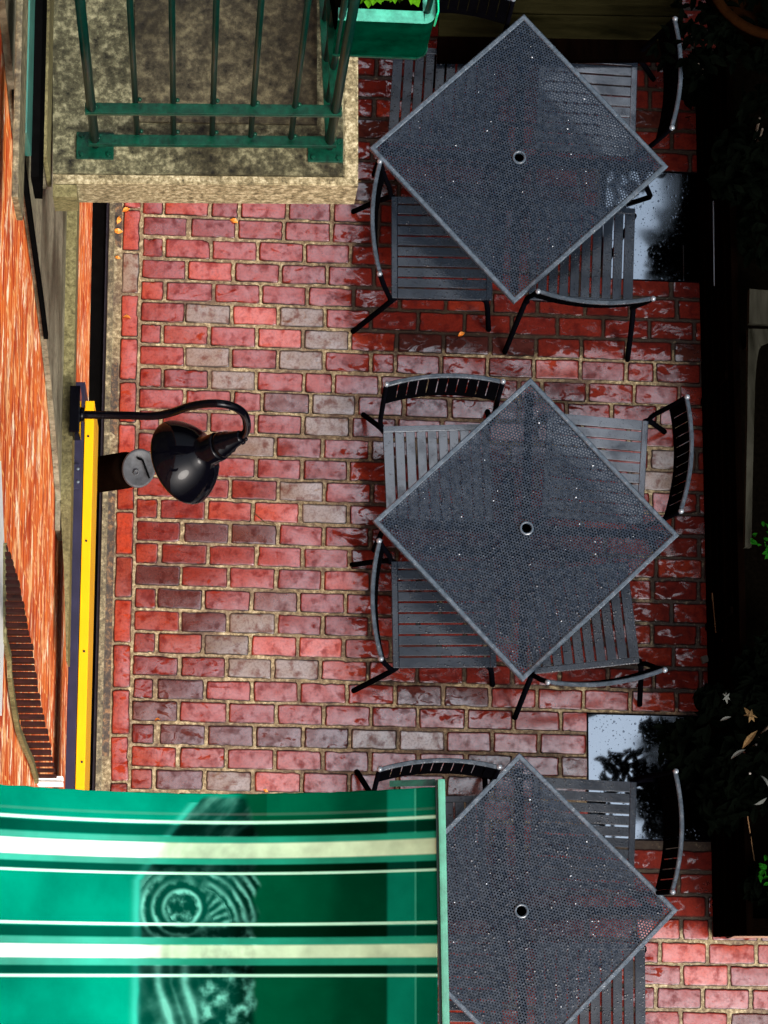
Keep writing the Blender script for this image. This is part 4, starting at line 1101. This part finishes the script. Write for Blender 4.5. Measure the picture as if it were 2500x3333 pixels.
for (a, b), z, s_, lab in (((2490, 2835), 0.85, 0.05, 'small bright green sprig at the right edge beside the bottom chair'), ((2490, 1765), 0.85, 0.035, 'small dim green sprig at the right edge below the grey rail')):
    t = empty('green_sprig', lab, 'plant', P(a, b, 0.5)); bm = bmesh.new()
    for k in range(16): leaf(bm, P(a, b, z) + Vector((R.gauss(0, .02), R.gauss(0, .035), R.gauss(0, .02))), 0.02 + R.random() * 0.018, wid=0.6)
    mk('leaves', bm, M['leafg'], t, world=True)
    bm = bmesh.new(); tube(bm, [P(a + 8, b + 40, 0.5), P(a, b, z)], 0.003, 6); mk('stem', bm, M['leafg'], t, world=True)
# clay pot
pt_ = empty('clay_pot', 'brown curved rim of a large clay pot in the top right corner', 'pot', P(2505, -70, 0.2))
bm = bmesh.new(); rc = P(2530, -105, 0.95); rad = (P(2388, 75, 0.95) - rc).length
lathe(bm, [(rad * 0.62, -0.6), (rad * 0.92, -0.05), (rad * 0.98, -0.04), (rad * 1.0, 0.0), (rad - 0.038, 0.004), (rad - 0.05, -0.08), (0.02, -0.09)], Matrix.Translation(rc), 48); mk('body', bm, M['pot'], pt_, True, world=True)
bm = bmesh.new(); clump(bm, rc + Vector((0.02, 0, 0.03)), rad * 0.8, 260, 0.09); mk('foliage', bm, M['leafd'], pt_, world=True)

# olive plank bench and its dark frame at the top
be = empty('plank_bench', 'dark olive plank bench running along the top edge above the top table', 'bench', P(1750, 190, 0))
bm = bmesh.new(); zbn = 0.5
for k in range(4):
    ya, yb_ = [(196, 122), (118, 42), (38, -40), (-44, -120)][k]
    q = [P(1428, ya, zbn), P(2215, ya + 14, zbn), P(2225, yb_ + 14, zbn), P(1428, yb_, zbn)]
    if k >= 1: prism(bm, q, (0, 0, -0.03))
mk('seat_plank', bm, M['olive'], be, world=True)
bm = bmesh.new(); prism(bm, [P(a, b, zbn - 0.002) for a, b in ((1426, 196), (2170, 192), (2170, 120), (1426, 118))], (0, 0, -0.05)); mk('front_rail', bm, M['timber'], be, world=True)
bm = bmesh.new()
for a, b in ((1450, 150), (2070, 160), (1450, -90), (2070, -90)): p = P(a, b, zbn); bar(bm, (p.x, p.y, 0), (p.x, p.y, zbn - 0.06), 0.06, 0.06)
mk('leg', bm, M['timber'], be, world=True)

# small litter on the paving
lit = [((410, 682), 0.03), ((387, 715), 0.03), ((384, 752), 0.035), ((383, 838), 0.022), ((412, 1031), 0.032), ((762, 718), 0.032), ((1502, 1087), 0.028), ((512, 2341), 0.022), ((865, 2573), 0.02)]
places = ['on the soil by the balcony corner, topmost of three', 'on the soil strip, middle of three near the balcony', 'on the soil strip, lowest of three near the balcony', 'on the kerb side near the grey edge brick',
          'on the edge brick below the grey one', 'in the top course of pavers just under the balcony edge', 'on the paving below the top table', 'in a mortar joint near the lower left', 'on the paving just above the green canvas']
for ((a, b), s_), plc in zip(lit, places):
    bm = bmesh.new(); leaf(bm, Vector((0, 0, 0)), s_ * 1.25, Vector((R.gauss(0, 1), R.gauss(0, .4), 0)).normalized(), wid=0.6, curl=0.5)
    o = mk('fallen_leaf', bm, M['leafo']); o.location = P(a, b, 0.008); tag(o, 'tiny orange fallen leaf ' + plc, 'leaf', 'orange leaves on the paving')
bm = bmesh.new(); tube(bm, spline([P(826, 1668, 0.006), P(850, 1690, 0.01), P(868, 1704, 0.006), P(897, 1706, 0.006)], 4), 0.0018, 6); tag(mk('twig', bm, M['leafp']), 'thin bent pale twig lying on the pavers right of the drum', 'twig')
bm = bmesh.new(); p = P(2294, 2146, 0.02); box(bm, (0, 0, 0), (0.032, 0.032, 0.03), Matrix.Rotation(0.3, 3, 'Z'), bev=0.006); o = mk('stone_chip', bm, M['leafw']); o.location = (p.x, p.y, 0.018); tag(o, 'small white stone chip at the foot of the planter beside the middle table', 'stone')

# ------------------------------------------------------------------ tree over the right side (its crown is what the wet plates mirror)
tr = empty('tree', 'leafy tree overhanging the patio from the right, mirrored in the wet plates', 'tree', (4.6, 2.6, 0))
bm = bmesh.new(); tube(bm, spline([(4.6, 2.6, 0), (4.7, 2.6, 3), (4.9, 2.5, 6.5), (5.0, 2.4, 10)], 5), [0.22 - 0.006 * i for i in range(16)], 10); mk('trunk', bm, M['bark'], tr, world=True)
hz_ = 9.0; K_ = 1 + hz_ / HC
V = []; Fc = []
def refl(px, py, h): g = P(px, py, 0); return Vector((g.x * (1 + h / HC), g.y * (1 + h / HC), h))
rt_ = random.Random(11)
spots = []
for py in range(-400, 2950, 110):
    edge = 2250 + 50 * math.sin(py / 170.0) + 35 * math.sin(py / 61.0 + 1)
    if 480 < py < 960: edge = 2270 - (py - 480) * 0.30
    if 2250 < py < 2760: edge = 2185 + 40 * math.sin(py / 40.0)
    x = edge + 40
    while x < 4200:
        spots.append((x + rt_.gauss(0, 22), py + rt_.gauss(0, 28), 78)); x += 100
for sx, sy, sr in spots:
    h = hz_ + rt_.gauss(0, 0.35); c = refl(sx, sy, h); r = sr / 715 * K_
    for _ in range(85):
        v = Vector((rt_.gauss(0, 1), rt_.gauss(0, 1), rt_.gauss(0, .5))) * r * 0.55; p = c + v; s = 0.07 + rt_.random() * 0.08
        a = Vector((rt_.gauss(0, 1), rt_.gauss(0, 1), rt_.gauss(0, .4))).normalized(); b = a.cross(Vector((rt_.gauss(0, .4), rt_.gauss(0, .4), 1))).normalized() * 0.6
        i0 = len(V); V += [tuple(p - a * s), tuple(p + b * s), tuple(p + a * s), tuple(p - b * s)]; Fc.append((i0, i0 + 1, i0 + 2, i0 + 3))
me = bpy.data.meshes.new('crown'); me.from_pydata([tuple(Vector(v) - Vector(tr.location)) for v in V], [], Fc); me.update(); link('crown', me, M['leafd'], tr)
